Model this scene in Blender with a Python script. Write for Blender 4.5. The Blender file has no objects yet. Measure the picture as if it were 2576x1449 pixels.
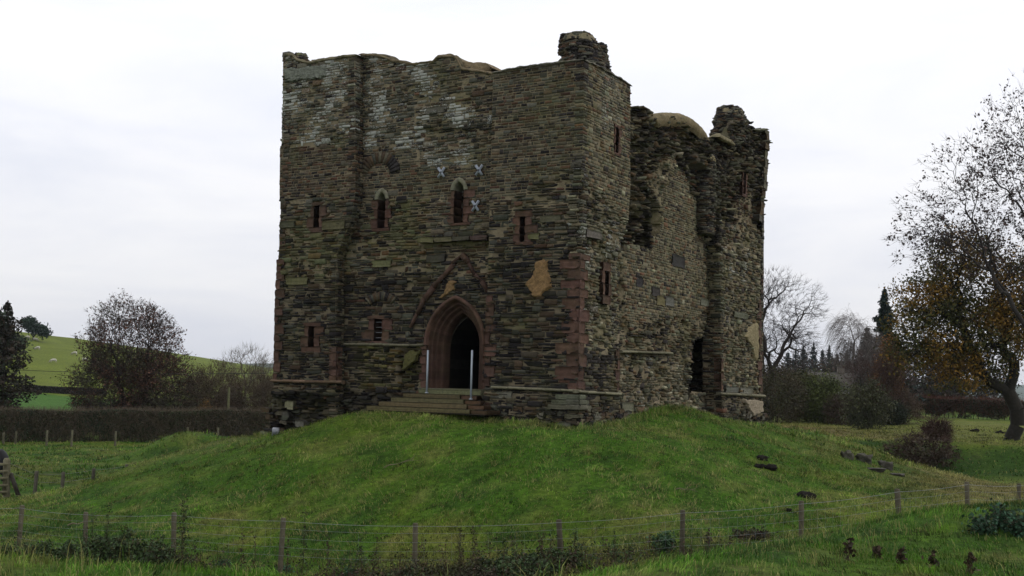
import bpy, math, random
import numpy as np
from mathutils import Vector, noise as mnoise

# ------------------------------------------------------------------ camera, sky, sun, exposure
scene = bpy.context.scene
F_PX, PITCH, ROLL = 2906.0, 0.08706, 0.02566          # focal length for a 2576 px wide picture
fw = np.array([0, math.cos(PITCH), math.sin(PITCH)]); rt = np.array([1.0, 0, 0]); up = np.cross(rt, fw)
R2 = rt * math.cos(ROLL) + up * math.sin(ROLL)
U2 = up * math.cos(ROLL) - rt * math.sin(ROLL)
cam_d = bpy.data.cameras.new('camera'); cam = bpy.data.objects.new('camera', cam_d)
scene.collection.objects.link(cam); scene.camera = cam
cam_d.sensor_width = 36; cam_d.lens = 36 * F_PX / 2576; cam_d.clip_start = 0.1; cam_d.clip_end = 12000
from mathutils import Matrix
cam.matrix_world = Matrix(((R2[0], U2[0], -fw[0], 0), (R2[1], U2[1], -fw[1], 0), (R2[2], U2[2], -fw[2], 0), (0, 0, 0, 1)))

SUN_EL, SUN_AZ = math.radians(42), math.radians(105)   # azimuth from +Y towards +X
world = bpy.data.worlds.new('World'); scene.world = world; world.use_nodes = True
nt = world.node_tree; N = nt.nodes; L = nt.links; N.clear()
wo = N.new('ShaderNodeOutputWorld'); bgd = N.new('ShaderNodeBackground')
sky = N.new('ShaderNodeTexSky'); sky.sky_type = 'NISHITA'; sky.sun_disc = False
sky.sun_elevation = SUN_EL; sky.sun_rotation = SUN_AZ; sky.air_density = 1; sky.dust_density = 3
tc = N.new('ShaderNodeTexCoord'); mp = N.new('ShaderNodeMapping'); mp.inputs['Scale'].default_value = (1.0, 1.0, 4.5)
nz = N.new('ShaderNodeTexNoise'); nz.inputs['Scale'].default_value = 2.2; nz.inputs['Detail'].default_value = 7; nz.inputs['Roughness'].default_value = .55
nz.inputs['Distortion'].default_value = .4
cr = N.new('ShaderNodeValToRGB'); cr.color_ramp.elements[0].position = .36; cr.color_ramp.elements[0].color = (7.5, 7.7, 8.45, 1)
cr.color_ramp.elements[1].position = .62; cr.color_ramp.elements[1].color = (9.0, 8.98, 9.2, 1)
sx = N.new('ShaderNodeSeparateXYZ'); mr = N.new('ShaderNodeMapRange')
mr.inputs['From Min'].default_value = .0; mr.inputs['From Max'].default_value = .36; mr.inputs['To Min'].default_value = .86; mr.inputs['To Max'].default_value = 1.22
vm = N.new('ShaderNodeVectorMath'); vm.operation = 'SCALE'
mx = N.new('ShaderNodeMix'); mx.data_type = 'RGBA'; mx.inputs['Factor'].default_value = .93
L.new(tc.outputs['Generated'], mp.inputs['Vector']); L.new(mp.outputs[0], nz.inputs['Vector']); L.new(nz.outputs['Fac'], cr.inputs['Fac'])
L.new(tc.outputs['Generated'], sx.inputs[0]); L.new(sx.outputs['Z'], mr.inputs['Value'])
L.new(cr.outputs['Color'], vm.inputs[0]); L.new(mr.outputs[0], vm.inputs['Scale'])
L.new(sky.outputs[0], mx.inputs['A']); L.new(vm.outputs[0], mx.inputs['B']); L.new(mx.outputs['Result'], bgd.inputs['Color'])
bgd.inputs['Strength'].default_value = .113; L.new(bgd.outputs[0], wo.inputs['Surface'])
sun_d = bpy.data.lights.new('sun', 'SUN'); sun_d.energy = .7; sun_d.angle = math.radians(14); sun_d.color = (1, .96, .9)
sun = bpy.data.objects.new('sun', sun_d); scene.collection.objects.link(sun)
sd = Vector((math.sin(SUN_AZ) * math.cos(SUN_EL), math.cos(SUN_AZ) * math.cos(SUN_EL), math.sin(SUN_EL)))
sun.rotation_euler = sd.to_track_quat('Z', 'Y').to_euler(); sun.location = (30, -10, 40)
scene.view_settings.view_transform = 'Standard'; scene.view_settings.look = 'None'
scene.view_settings.exposure = 0; scene.view_settings.gamma = 1

# ------------------------------------------------------------------ helpers
rng = np.random.default_rng(7); random.seed(7)
UP = np.array([0, 0, 1.0])
def ray(px, py):                                       # direction of a picture point (2576 px wide picture)
    d = fw * F_PX + R2 * (px - 1288) + U2 * (724.5 - py)
    return d / d[1]
def at(px, py, y): return ray(px, py) * y              # the place on that direction y metres ahead
def tag(o, label=None, cat=None, group=None, kind=None):
    if label: o['label'] = label
    if cat: o['category'] = cat
    if group: o['group'] = group
    if kind: o['kind'] = kind
    return o
def empty(name, loc, label=None, cat=None, group=None):
    o = bpy.data.objects.new(name, None); scene.collection.objects.link(o); o.location = [float(a) for a in loc]
    o.empty_display_size = .3
    return tag(o, label, cat, group)
def wloc(o):
    p = Vector((0, 0, 0))
    while o: p += o.location; o = o.parent
    return p
def build(name, parts, mat, parent=None, smooth=False, origin=None):
    """parts: list of (V, F, col) with V n*3 world points, F m*3 or m*4 index array, col n*3 or one colour"""
    Vs, Fs, Cs, Ms, off = [], [], [], [], 0
    mats = mat if isinstance(mat, (list, tuple)) else [mat]
    for pt in parts:
        V, F, c = pt[:3]; Ms.append(np.full(len(F), pt[3] if len(pt) > 3 else 0))
        V = np.asarray(V, float).reshape(-1, 3)
        c = np.asarray(c, float)
        if c.ndim == 1: c = np.tile(c, (len(V), 1))
        if c.shape[1] == 3: c = np.concatenate([c, np.zeros((len(c), 1))], 1)
        Vs.append(V); Cs.append(c); Fs.append(np.asarray(F, np.int64) + off); off += len(V)
    V = np.concatenate(Vs) if Vs else np.zeros((0, 3)); Cc = np.concatenate(Cs)
    o_ = np.array(origin if origin is not None else (wloc(parent) if parent else (0, 0, 0)), float)
    me = bpy.data.meshes.new(name)
    me.vertices.add(len(V)); me.vertices.foreach_set('co', (V - o_).astype(np.float32).ravel())
    sizes = np.concatenate([np.full(len(F), F.shape[1]) for F in Fs]); idx = np.concatenate([F.ravel() for F in Fs])
    me.loops.add(len(idx)); me.loops.foreach_set('vertex_index', idx.astype(np.int32))
    me.polygons.add(len(sizes)); st = np.concatenate([[0], np.cumsum(sizes)[:-1]])
    me.polygons.foreach_set('loop_start', st.astype(np.int32))
    if smooth: me.polygons.foreach_set('use_smooth', np.ones(len(sizes), bool))
    if len(mats) > 1: me.polygons.foreach_set('material_index', np.concatenate(Ms).astype(np.int32))
    for mm in mats: me.materials.append(mm)
    me.update(calc_edges=True)
    if True:
        at_ = me.color_attributes.new('col', 'FLOAT_COLOR', 'POINT')
        if Cc.shape[1] == 3: Cc = np.concatenate([Cc, np.zeros((len(Cc), 1))], 1)
        at_.data.foreach_set('color', Cc.astype(np.float32).ravel())
    ob = bpy.data.objects.new(name, me); scene.collection.objects.link(ob)
    if parent is not None: ob.parent = parent
    elif origin is not None: ob.location = [float(a) for a in origin]
    return ob
BOXF = np.array([[0, 3, 2, 1], [4, 5, 6, 7], [0, 1, 5, 4], [1, 2, 6, 5], [2, 3, 7, 6], [3, 0, 4, 7]])
def box(O, a, b, c, col):                              # corner O and three edge vectors
    O, a, b, c = [np.asarray(q, float) for q in (O, a, b, c)]
    return (np.array([O, O + a, O + a + b, O + b, O + c, O + a + c, O + a + b + c, O + b + c]), BOXF, col)
def tube(pts, rads, col, n=6, cap=True):
    pts = np.asarray(pts, float); V = []; F = []
    if np.isscalar(rads): rads = [rads] * len(pts)
    for i, p in enumerate(pts):
        t = pts[min(i + 1, len(pts) - 1)] - pts[max(i - 1, 0)]; t /= (np.linalg.norm(t) + 1e-9)
        a = np.cross(t, [.3, .2, 1.0] if abs(t[2]) < .9 else [1.0, .1, 0]); a /= np.linalg.norm(a); b = np.cross(t, a)
        for k in range(n):
            th = 2 * math.pi * k / n; V.append(p + rads[i] * (a * math.cos(th) + b * math.sin(th)))
    for i in range(len(pts) - 1):
        for k in range(n):
            F.append([i * n + k, i * n + (k + 1) % n, (i + 1) * n + (k + 1) % n, (i + 1) * n + k])
    if cap:
        for i in (0, len(pts) - 1):
            V.append(pts[i]); c = len(V) - 1
            for k in range(n): F.append([i * n + k, i * n + (k + 1) % n, c, c])
    V = np.array(V); F = np.array(F)
    q = F[F[:, 2] != F[:, 3]]; t3 = F[F[:, 2] == F[:, 3]][:, :3]
    if len(t3): return [(V, q, col), (V, t3, col)]
    return [(V, q, col)]
# vectorised smooth value noise
_perm = rng.random((256, 256))
def vn(x, y):
    x = np.asarray(x, float); y = np.asarray(y, float)
    xi = np.floor(x).astype(int); yi = np.floor(y).astype(int); fx = x - xi; fy = y - yi
    fx = fx * fx * (3 - 2 * fx); fy = fy * fy * (3 - 2 * fy)
    g = lambda a, b: _perm[a % 256, b % 256]
    return (g(xi, yi) * (1 - fx) + g(xi + 1, yi) * fx) * (1 - fy) + (g(xi, yi + 1) * (1 - fx) + g(xi + 1, yi + 1) * fx) * fy
def fbm(x, y, o=4):
    s = 0; a = .5
    for i in range(o): s = s + a * vn(x * 2 ** i + 17 * i, y * 2 ** i + 31 * i); a *= .5
    return s / (1 - .5 ** o)
def sm(a, b, x):
    t = np.clip((np.asarray(x, float) - a) / (b - a), 0, 1); return t * t * (3 - 2 * t)

# ------------------------------------------------------------------ materials
def mat_new(name, rough=.9, spec=.2):
    m = bpy.data.materials.new(name); m.use_nodes = True; b = m.node_tree.nodes['Principled BSDF']
    b.inputs['Roughness'].default_value = rough; b.inputs['Specular IOR Level'].default_value = spec
    return m, m.node_tree.nodes, m.node_tree.links, b
def noise_node(N, L, scale, detail=4, vec=None, rough=.6):
    n = N.new('ShaderNodeTexNoise'); n.inputs['Scale'].default_value = scale; n.inputs['Detail'].default_value = detail; n.inputs['Roughness'].default_value = rough
    if vec is not None: L.new(vec, n.inputs['Vector'])
    return n
def ramp(N, L, src, stops):
    r = N.new('ShaderNodeValToRGB'); e = r.color_ramp.elements
    while len(e) < len(stops): e.new(.5)
    for i, (p, c) in enumerate(stops):
        e[i].position = p; e[i].color = (*c, 1) if len(c) == 3 else c
    L.new(src, r.inputs['Fac']); return r
def mixc(N, L, fac, a, b, mode='MIX'):
    m = N.new('ShaderNodeMix'); m.data_type = 'RGBA'; m.blend_type = mode
    for s, k in ((fac, 'Factor'), (a, 'A'), (b, 'B')):
        if isinstance(s, (int, float)): m.inputs[k].default_value = s
        elif isinstance(s, tuple): m.inputs[k].default_value = (*s, 1)
        else: L.new(s, m.inputs[k])
    return m.outputs['Result']
def col_mat(name, rough=.9, var=.35, scale=8, bump=.3, bscale=30, moss=0, lichen=False, spec=.2, bdist=.02, transl=0):
    """colour from the mesh's own 'col' attribute, broken up by noise; alpha of the attribute = how much lichen grows there"""
    m, N, L, b = mat_new(name, rough, spec)
    at_ = N.new('ShaderNodeAttribute'); at_.attribute_name = 'col'
    g = N.new('ShaderNodeNewGeometry'); P = g.outputs['Position']
    n1 = noise_node(N, L, scale, 5, P, .65)
    r1 = ramp(N, L, n1.outputs['Fac'], [(.25, (1 - var,) * 3), (.75, (1 + var,) * 3)])
    c = mixc(N, L, 1.0, at_.outputs['Color'], r1.outputs['Color'], 'MULTIPLY')
    if moss:
        n2 = noise_node(N, L, .7, 6, P, .7); r2 = ramp(N, L, n2.outputs['Fac'], [(.5, (0, 0, 0)), (.68, (moss,) * 3)])
        c = mixc(N, L, r2.outputs['Color'], c, (.070, .078, .018))
    if lichen:
        n3 = noise_node(N, L, 20, 6, P, .8)
        ad = N.new('ShaderNodeMath'); ad.operation = 'MULTIPLY_ADD'; L.new(at_.outputs['Alpha'], ad.inputs[0]); ad.inputs[1].default_value = .34; L.new(n3.outputs['Fac'], ad.inputs[2])
        r3 = ramp(N, L, ad.outputs[0], [(.73, (0, 0, 0)), (.80, (.85, .85, .85))])
        c = mixc(N, L, r3.outputs['Color'], c, (.36, .37, .33))
    L.new(c, b.inputs['Base Color'])
    if bump:
        nb = noise_node(N, L, bscale, 5, P, .7); bp = N.new('ShaderNodeBump'); bp.inputs['Strength'].default_value = bump; bp.inputs['Distance'].default_value = bdist
        L.new(nb.outputs['Fac'], bp.inputs['Height']); L.new(bp.outputs['Normal'], b.inputs['Normal'])
    return m
M = {}
M['stone'] = col_mat('rubble_stone', .88, .4, 11, .7, 22, moss=.2, lichen=True, bdist=.03)
M['mortar'] = col_mat('lime_mortar', .95, .45, 4, .9, 14, moss=.55, bdist=.04)
M['capping'] = col_mat('soft_capping', .95, .6, 3.5, 1.0, 9, moss=.5, bdist=.08)
M['plaster'] = col_mat('old_plaster', .95, .5, 9, 1.0, 30, moss=.1, bdist=.05)
M['sandstone'] = col_mat('pink_sandstone', .9, .4, 5, .6, 18, moss=.18, bdist=.03)
M['wood'] = col_mat('weathered_wood', .85, .4, 9, .5, 40)
M['metal'] = col_mat('galvanised_steel', .45, .12, 20, .1, 60, spec=.5)
M['wire'] = col_mat('fence_wire', .5, .1, 20, 0, spec=.5)
M['leaf'] = col_mat('foliage', .75, .25, 6, 0, spec=.25)
M['bark'] = col_mat('bark', .95, .35, 6, .5, 12, bdist=.04)
M['grass'] = col_mat('grass_blades', .7, .2, 3, 0, spec=.2)
M['soil'] = col_mat('dark_soil', 1, .4, 14, .8, 25, bdist=.05)
M['wool'] = col_mat('fleece', 1, .15, 12, .3, 30)
M['hide'] = col_mat('hide', .6, .2, 4, .2, 30)
M['plain'] = col_mat('plain', .8, .15, 4, .15, 20)
# ------------------------------------------------------------------ the lie of the land (eye level is z = 0)
TH = 1.0240874
CX, CY = 2.117, 36.0
C0 = np.array([CX, CY, 0.0]); UA = np.array([-math.sin(TH), math.cos(TH), 0]); UB = np.array([math.cos(TH), math.sin(TH), 0])
NA = -UB; NB = -UA                                     # outward normals of the two faces in view
LA, LB = 12.65, 17.3
CRX = [-40, -8, -5, -3.4, -2.2, -.8, .5, 3.2, 5, 7.7, 12, 40]; CRY = [12, 11.6, 11.2, 10.6, 10, 9.4, 10.3, 13, 14.8, 17.3, 20, 24]
def st_of(x, y):
    return (x - CX) * UA[0] + (y - CY) * UA[1], (x - CX) * UB[0] + (y - CY) * UB[1]
def wall_d(x, y):
    s, t = st_of(x, y); dx = np.maximum(np.maximum(-s, (s - LA) * 1.4), 0); dy = np.maximum(np.maximum(-t, t - LB), 0)
    return np.hypot(dx, dy), s, t
def height(x, y):
    x = np.asarray(x, float); y = np.asarray(y, float)
    right = sm(5, 14, x)
    g = -4.5 + .9 * sm(-6, 7, x) * (1 - sm(40, 60, y))
    g = g + right * (.5 * (1 - sm(30, 60, y)) + (4.5 - 3.9) * sm(40, 60, y) + 1.35 * sm(64.5, 70, y + 1.5 * np.sin(x * .15)) + .65 * sm(74, 130, y))
    g = g + 1.55 * np.exp(-((x + 17.6) / 2.9) ** 2 - ((y - 64) / 3) ** 2) + 1.2 * np.exp(-((x + 13) / 4) ** 2 - ((y - 62) / 3) ** 2)
    g = g + .35 * np.exp(-((x + 25) / 1.6) ** 2 - ((y - 70) / 3) ** 2)
    g = g + (fbm(x * .12, y * .12, 4) - .5) * .5 * sm(36, 50, y) * (1 - .5 * sm(90, 200, y))
    # hill on the left
    A = np.interp(x, [-400, -180, -133, -121, -110, -80, -62, -30, 10, 60, 300], [22, 19, 16.5, 13.2, 12.6, 8.8, 4.4, 2.4, 2.6, 3.0, 5])
    t = np.clip((y - 112) / 188, 0, 1); pr = .5 * t + .5 * t * t * (3 - 2 * t)
    g = g + A * pr * (1 - .25 * sm(320, 700, y)) * (1 - right * .55)
    g = np.where(y > 900, g - (g - 0) * sm(900, 1800, y) * .5, g)
    g = g - .45 * np.exp(-((y - 48) / 5) ** 2) * (1 - sm(-14, -8, x)) + .12 * (1 - sm(-14, -8, x)) * np.exp(-((y - 58) / 4) ** 2)
    g = g - .4 * sm(10, 15, x) * np.exp(-((y - 55) / 9) ** 4)
    # mound under the keep
    d, s, t2 = wall_d(x, y)
    top = -1.10 - .85 * sm(7.5, 12.6, s) * (1 - sm(2, 8, t2)) - .25 * sm(9, 17, t2) + .55 * np.exp(-((t2 - 6.5) / 2.8) ** 2 - ((s + .8) / 2.5) ** 2) + .27 * np.exp(-((s - 5.8) / 2.6) ** 2 - ((t2 + 1.2) / 1.3) ** 2) - .12 * np.exp(-((s + .3) / 1.2) ** 2 - ((t2 + .3) / 1.2) ** 2)
    w = np.exp(-(d / 7.1) ** 2.2)
    w = w + .10 * (fbm(x * .35, y * .35, 3) - .5) * np.exp(-((d - 5) / 4) ** 2)
    h = g + (top - g) * np.clip(w, 0, 1)
    h = h + (fbm(x * .9, y * .9, 3) - .5) * .16 * sm(.2, 1.5, d)
    # the near bank the camera stands on
    yc = np.interp(x, CRX, CRY)
    bank = -1.65 + (fbm(x * .5 + 40, y * .5, 3) - .5) * .22 + .05 * np.clip(x, -3, 3)*sm(12,16,y)
    k = 1 - sm(-.6, 8.5, y - yc)
    h = h * (1 - k) + bank * k
    return h
def gcol(x, y):
    """colour of the turf"""
    x = np.asarray(x, float); y = np.asarray(y, float)
    n1 = fbm(x * .8, y * .8 + 9, 4); n2 = fbm(x * .18 + 5, y * .18, 4); n3 = fbm(x * 2.6 + 3, y * 2.6, 3)
    dk = np.array([.024, .060, .007]); gr = np.array([.052, .122, .009]); li = np.array([.118, .155, .015]); st = np.array([.175, .150, .058]); br = np.array([.080, .052, .026])
    f = lambda a: np.asarray(a)[..., None]
    c = dk + (gr - dk) * f(sm(.3, .52, n1 * .6 + n3 * .4)); c = c + (li - c) * f(.6 * sm(.48, .68, n2 * .5 + n1 * .5))
    c = c + (st - c) * f(.62 * sm(.50, .72, n3 * .55 + n1 * .45))
    d, s, t = wall_d(x, y)
    on = f(np.clip(1 - sm(6.5, 9, d), 0, 1)); c = c * (1 - .4 * on) + (gr * .8 + dk * .2) * (.55 + .9 * f(n3)) * .4 * on
    # dry grass on the flanks, the ditch floor and the far field
    w = np.clip(sm(3, 5, d) * np.exp(-((t - 17) / 7) ** 2) * sm(0, 3, -s) + .7 * np.exp(-((s - 14) / 4) ** 2 - ((t + 1) / 2.5) ** 2), 0, 1)
    c = c + (st - c) * f(.45 * w * sm(.38, .6, n1))
    w = sm(9, 15, x) * sm(24, 30, y) * (1 - sm(58, 65, y)) * sm(6, 9, d); c = c + (st * .9 - c) * f(.85 * w * sm(.25, .5, n1 * .5 + n3 * .5))
    w = sm(9, 15, x) * sm(69, 73, y) * (1 - sm(90, 140, y)); c = c + ((st * .45 + li * .45) - c) * f(.75 * w)
    w = np.exp(-((x - 19) / 7) ** 2) * sm(72, 75, y) * (1 - sm(92, 100, y)); c = c + (br * 1.6 - c) * f(.85 * w * sm(.32, .5, n1))
    w = (1 - sm(-12, -6, x)) * sm(44, 52, y) * (1 - sm(76, 84, y)); c = c + ((br * .6 + gr * .5) - c) * f(.65 * w * sm(.42, .6, n1 * .6 + n2 * .4))
    w = np.exp(-((y - 25) / 2.0) ** 2) * sm(.42, .6, n1) ; c = c + (br * .8 - c) * f(.6 * w)
    w = sm(12, 16, x) * sm(62, 64.5, y) * (1 - sm(69, 71, y)); c = c + (dk * .8 - c) * f(.75 * w)  # ditch bank mixed towards a darker green
    # hill pastures
    w = sm(100, 108, y) * (1 - sm(4, 10, x)); c = c + (np.array([.048, .120, .016]) * f(.8 + .4 * n1) - c) * f(w)
    w = sm(174, 177, y + (x + 65) * .12) * (1 - sm(4, 10, x)); c = c + (np.array([.110, .145, .018]) * f(.75 + .5 * n2) - c) * f(w)
    return c
ux = np.linspace(-5.0, 5.0, 500); uy = np.linspace(-1.55, 5.0, 360)
gx = 25 * np.sinh(ux); gy = 28 + 25 * np.sinh(uy)
GX, GY = np.meshgrid(gx, gy, indexing='ij'); GZ = height(GX, GY)
V = np.stack([GX, GY, GZ], -1).reshape(-1, 3)
ii = np.arange(499)[:, None] * 360 + np.arange(359)[None, :]
Fq = np.stack([ii, ii + 360, ii + 361, ii + 1], -1).reshape(-1, 4)
m, N, L, b = mat_new('turf', .95, .1)
at_ = N.new('ShaderNodeAttribute'); at_.attribute_name = 'col'; g_ = N.new('ShaderNodeNewGeometry'); P_ = g_.outputs['Position']
a1 = noise_node(N, L, 6, 6, P_, .75); r1 = ramp(N, L, a1.outputs['Fac'], [(.30, (.30,) * 3), (.70, (1.55,) * 3)])
a2 = noise_node(N, L, 1.6, 5, P_, .7); r2 = ramp(N, L, a2.outputs['Fac'], [(.3, (.7, .72, .8)), (.7, (1.3, 1.2, 1.1))])
c = mixc(N, L, 1.0, at_.outputs['Color'], r1.outputs['Color'], 'MULTIPLY'); c = mixc(N, L, 1.0, c, r2.outputs['Color'], 'MULTIPLY')
L.new(c, b.inputs['Base Color']); nb = noise_node(N, L, 9, 6, P_, .75); bp = N.new('ShaderNodeBump'); bp.inputs['Strength'].default_value = .9; bp.inputs['Distance'].default_value = .12
L.new(nb.outputs['Fac'], bp.inputs['Height']); L.new(bp.outputs['Normal'], b.inputs['Normal'])
M['turf'] = m
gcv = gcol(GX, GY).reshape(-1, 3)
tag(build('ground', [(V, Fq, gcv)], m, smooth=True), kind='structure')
# far hills
hx = np.linspace(-3500, 3500, 220); hz = 30 + 34 * fbm(hx * .0016 + 3, hx * 0, 4)
hz = np.where(hx < 0, hz + 8, hz); rows = []
for k, (dy, q) in enumerate(((-700, -.15), (-450, .35), (-200, .75), (0, 1.0), (400, .8), (900, 0.0))):
    rows.append(np.stack([hx, 3000 + dy + 0 * hx, -3 + hz * q + 4 * vn(hx * .01, hx * 0 + k)], -1))
V = np.stack(rows).reshape(-1, 3); n_ = 220
Fh = np.array([[r * n_ + i, r * n_ + i + 1, (r + 1) * n_ + i + 1, (r + 1) * n_ + i] for r in range(5) for i in range(n_ - 1)])
tag(build('hills', [(V, Fh, (.035, .06, .03))], M['plain'], smooth=True), kind='structure')
def hz_at(x, y): return float(height(np.array([x]), np.array([y]))[0])
def ground_at(px, y):                                  # ground point on a picture column at distance y
    x = (px - 1288) / F_PX * y; return np.array([x, y, hz_at(x, y)])
# ------------------------------------------------------------------ the keep
class Face:
    def __init__(s, O, U, Nn): s.O = np.array(O, float); s.U = np.array(U, float); s.N = np.array(Nn, float)
    def p(s, u, v, d):
        u, v, d = np.broadcast_arrays(np.asarray(u, float), np.asarray(v, float), np.asarray(d, float))
        return s.O + u[..., None] * s.U + v[..., None] * UP + d[..., None] * s.N
    def uv(s, px, py, d=0):                            # where a sight line meets this wall plane
        r = ray(px, py); k = ((s.O + s.N * d) @ s.N) / (r @ s.N); q = r * k - s.O
        return float(q @ s.U), float(q[2])
def pix(P):
    dd = P @ fw; return 1288 + F_PX * (P @ R2) / dd, 724.5 - F_PX * (P @ U2) / dd
FA = Face(C0, UA, NA); FB = Face(C0, UB, NB)
DM, DN = -.45, -.55                                    # how far the curtain walls stand back from the turrets
STY = {  # width range, depth jitter, joint, corner jitter, big-stone chance, missing, lichen, palette
    'neat':  ((.12, .42), .012, .019, .006, .02, 0, .12, 'n'),
    'neatb': ((.12, .40), .014, .019, .007, .03, 0, .14, 'g'),
    'med':   ((.13, .50), .030, .019, .014, .06, .0, .20, 'n'),
    'lich':  ((.13, .48), .035, .020, .016, .07, .01, .80, 'g'),
    'rough': ((.13, .58), .045, .021, .022, .09, .02, .22, 'm'),
    'pale':  ((.12, .48), .055, .021, .026, .08, .03, .45, 'p'),
    'low':   ((.13, .60), .040, .018, .020, .12, .02, .06, 'd'),
    'core':  ((.10, .42), .150, .024, .040, .05, .13, .28, 'c'),
    'rubble':((.12, .60), .130, .020, .045, .10, .08, .10, 'd'),
    'inner': ((.14, .45), .060, .016, .020, .04, .03, .10, 'r')}
PAL = {k: np.array(v) for k, v in dict(ol=(.086, .075, .050), gy=(.070, .070, .052), br=(.072, .049, .029), rd=(.082, .044, .028), dk=(.022, .019, .018), pl=(.145, .140, .105), gn=(.076, .072, .052)).items()}
PW = {'n': [('ol', 5), ('gy', 3), ('br', 3), ('rd', 1.2), ('dk', 2.4), ('gn', 1.5)], 'g': [('ol', 4), ('gy', 4), ('br', 1.8), ('rd', .7), ('dk', 2), ('gn', 3), ('pl', .6)],
      'm': [('ol', 4), ('gy', 3), ('br', 2.6), ('rd', .6), ('dk', 4), ('gn', 2)], 'p': [('ol', 4), ('gy', 4), ('br', 1.6), ('dk', 2.4), ('gn', 2), ('pl', 1.6)],
      'd': [('ol', 3), ('gy', 2.2), ('br', 2.2), ('rd', .2), ('dk', 7), ('gn', .6)], 'c': [('ol', 3), ('gy', 3), ('br', 2), ('rd', .4), ('dk', 6), ('pl', .5)],
      'r': [('br', 3), ('rd', 4), ('dk', 5)]}
for k in list(PW): 
    nm, w = zip(*PW[k]); PW[k] = (nm, w)
BACK = {'neat': .020, 'neatb': .020, 'med': .026, 'lich': .032, 'rough': .040, 'pale': .048, 'low': .042, 'core': .12, 'rubble': .11, 'inner': .06}
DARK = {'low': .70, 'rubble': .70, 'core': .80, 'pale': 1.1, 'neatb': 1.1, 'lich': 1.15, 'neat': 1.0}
def stones_mesh(F, S):
    """S rows: u0,u1,v0,v1,d,cj,dj,r,g,b,lichen"""
    S = np.array(S); n = len(S); u0, u1, v0, v1, d, cj, dj = S[:, :7].T; r_ = np.random.default_rng(n)
    bev = np.minimum(.012 + cj * .35, .3 * np.minimum(u1 - u0, v1 - v0))
    U = np.stack([u0, u1, u1, u0], 1) + r_.normal(0, 1, (n, 4)) * cj[:, None] * .7
    Vv = np.stack([v0, v0, v1, v1], 1) + r_.normal(0, 1, (n, 4)) * cj[:, None] * .45
    tl = r_.normal(0, 1, (n, 4)) * (dj * .35)[:, None]
    uc = U.mean(1, keepdims=True); vc = Vv.mean(1, keepdims=True)
    fu = 1 - 2 * bev / (u1 - u0); fv = 1 - 2 * bev / (v1 - v0)
    Ui = uc + (U - uc) * fu[:, None]; Vi = vc + (Vv - vc) * fv[:, None]
    D0 = d[:, None] + tl
    P = np.concatenate([F.p(Ui, Vi, D0), F.p(U, Vv, D0 - bev[:, None] * 1.1), F.p(U, Vv, np.repeat((d - .3)[:, None], 4, 1))], 1)   # n,12,3
    base = (np.arange(n) * 12)[:, None, None]
    q = [[0, 1, 2, 3]]
    for a in range(4):
        b_ = (a + 1) % 4; q += [[4 + a, 4 + b_, b_, a], [8 + a, 8 + b_, 4 + b_, 4 + a]]
    Fc = (base + np.array(q)[None]).reshape(-1, 4)
    return (P.reshape(-1, 3), Fc, np.repeat(S[:, 7:11], 12, 0))
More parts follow.
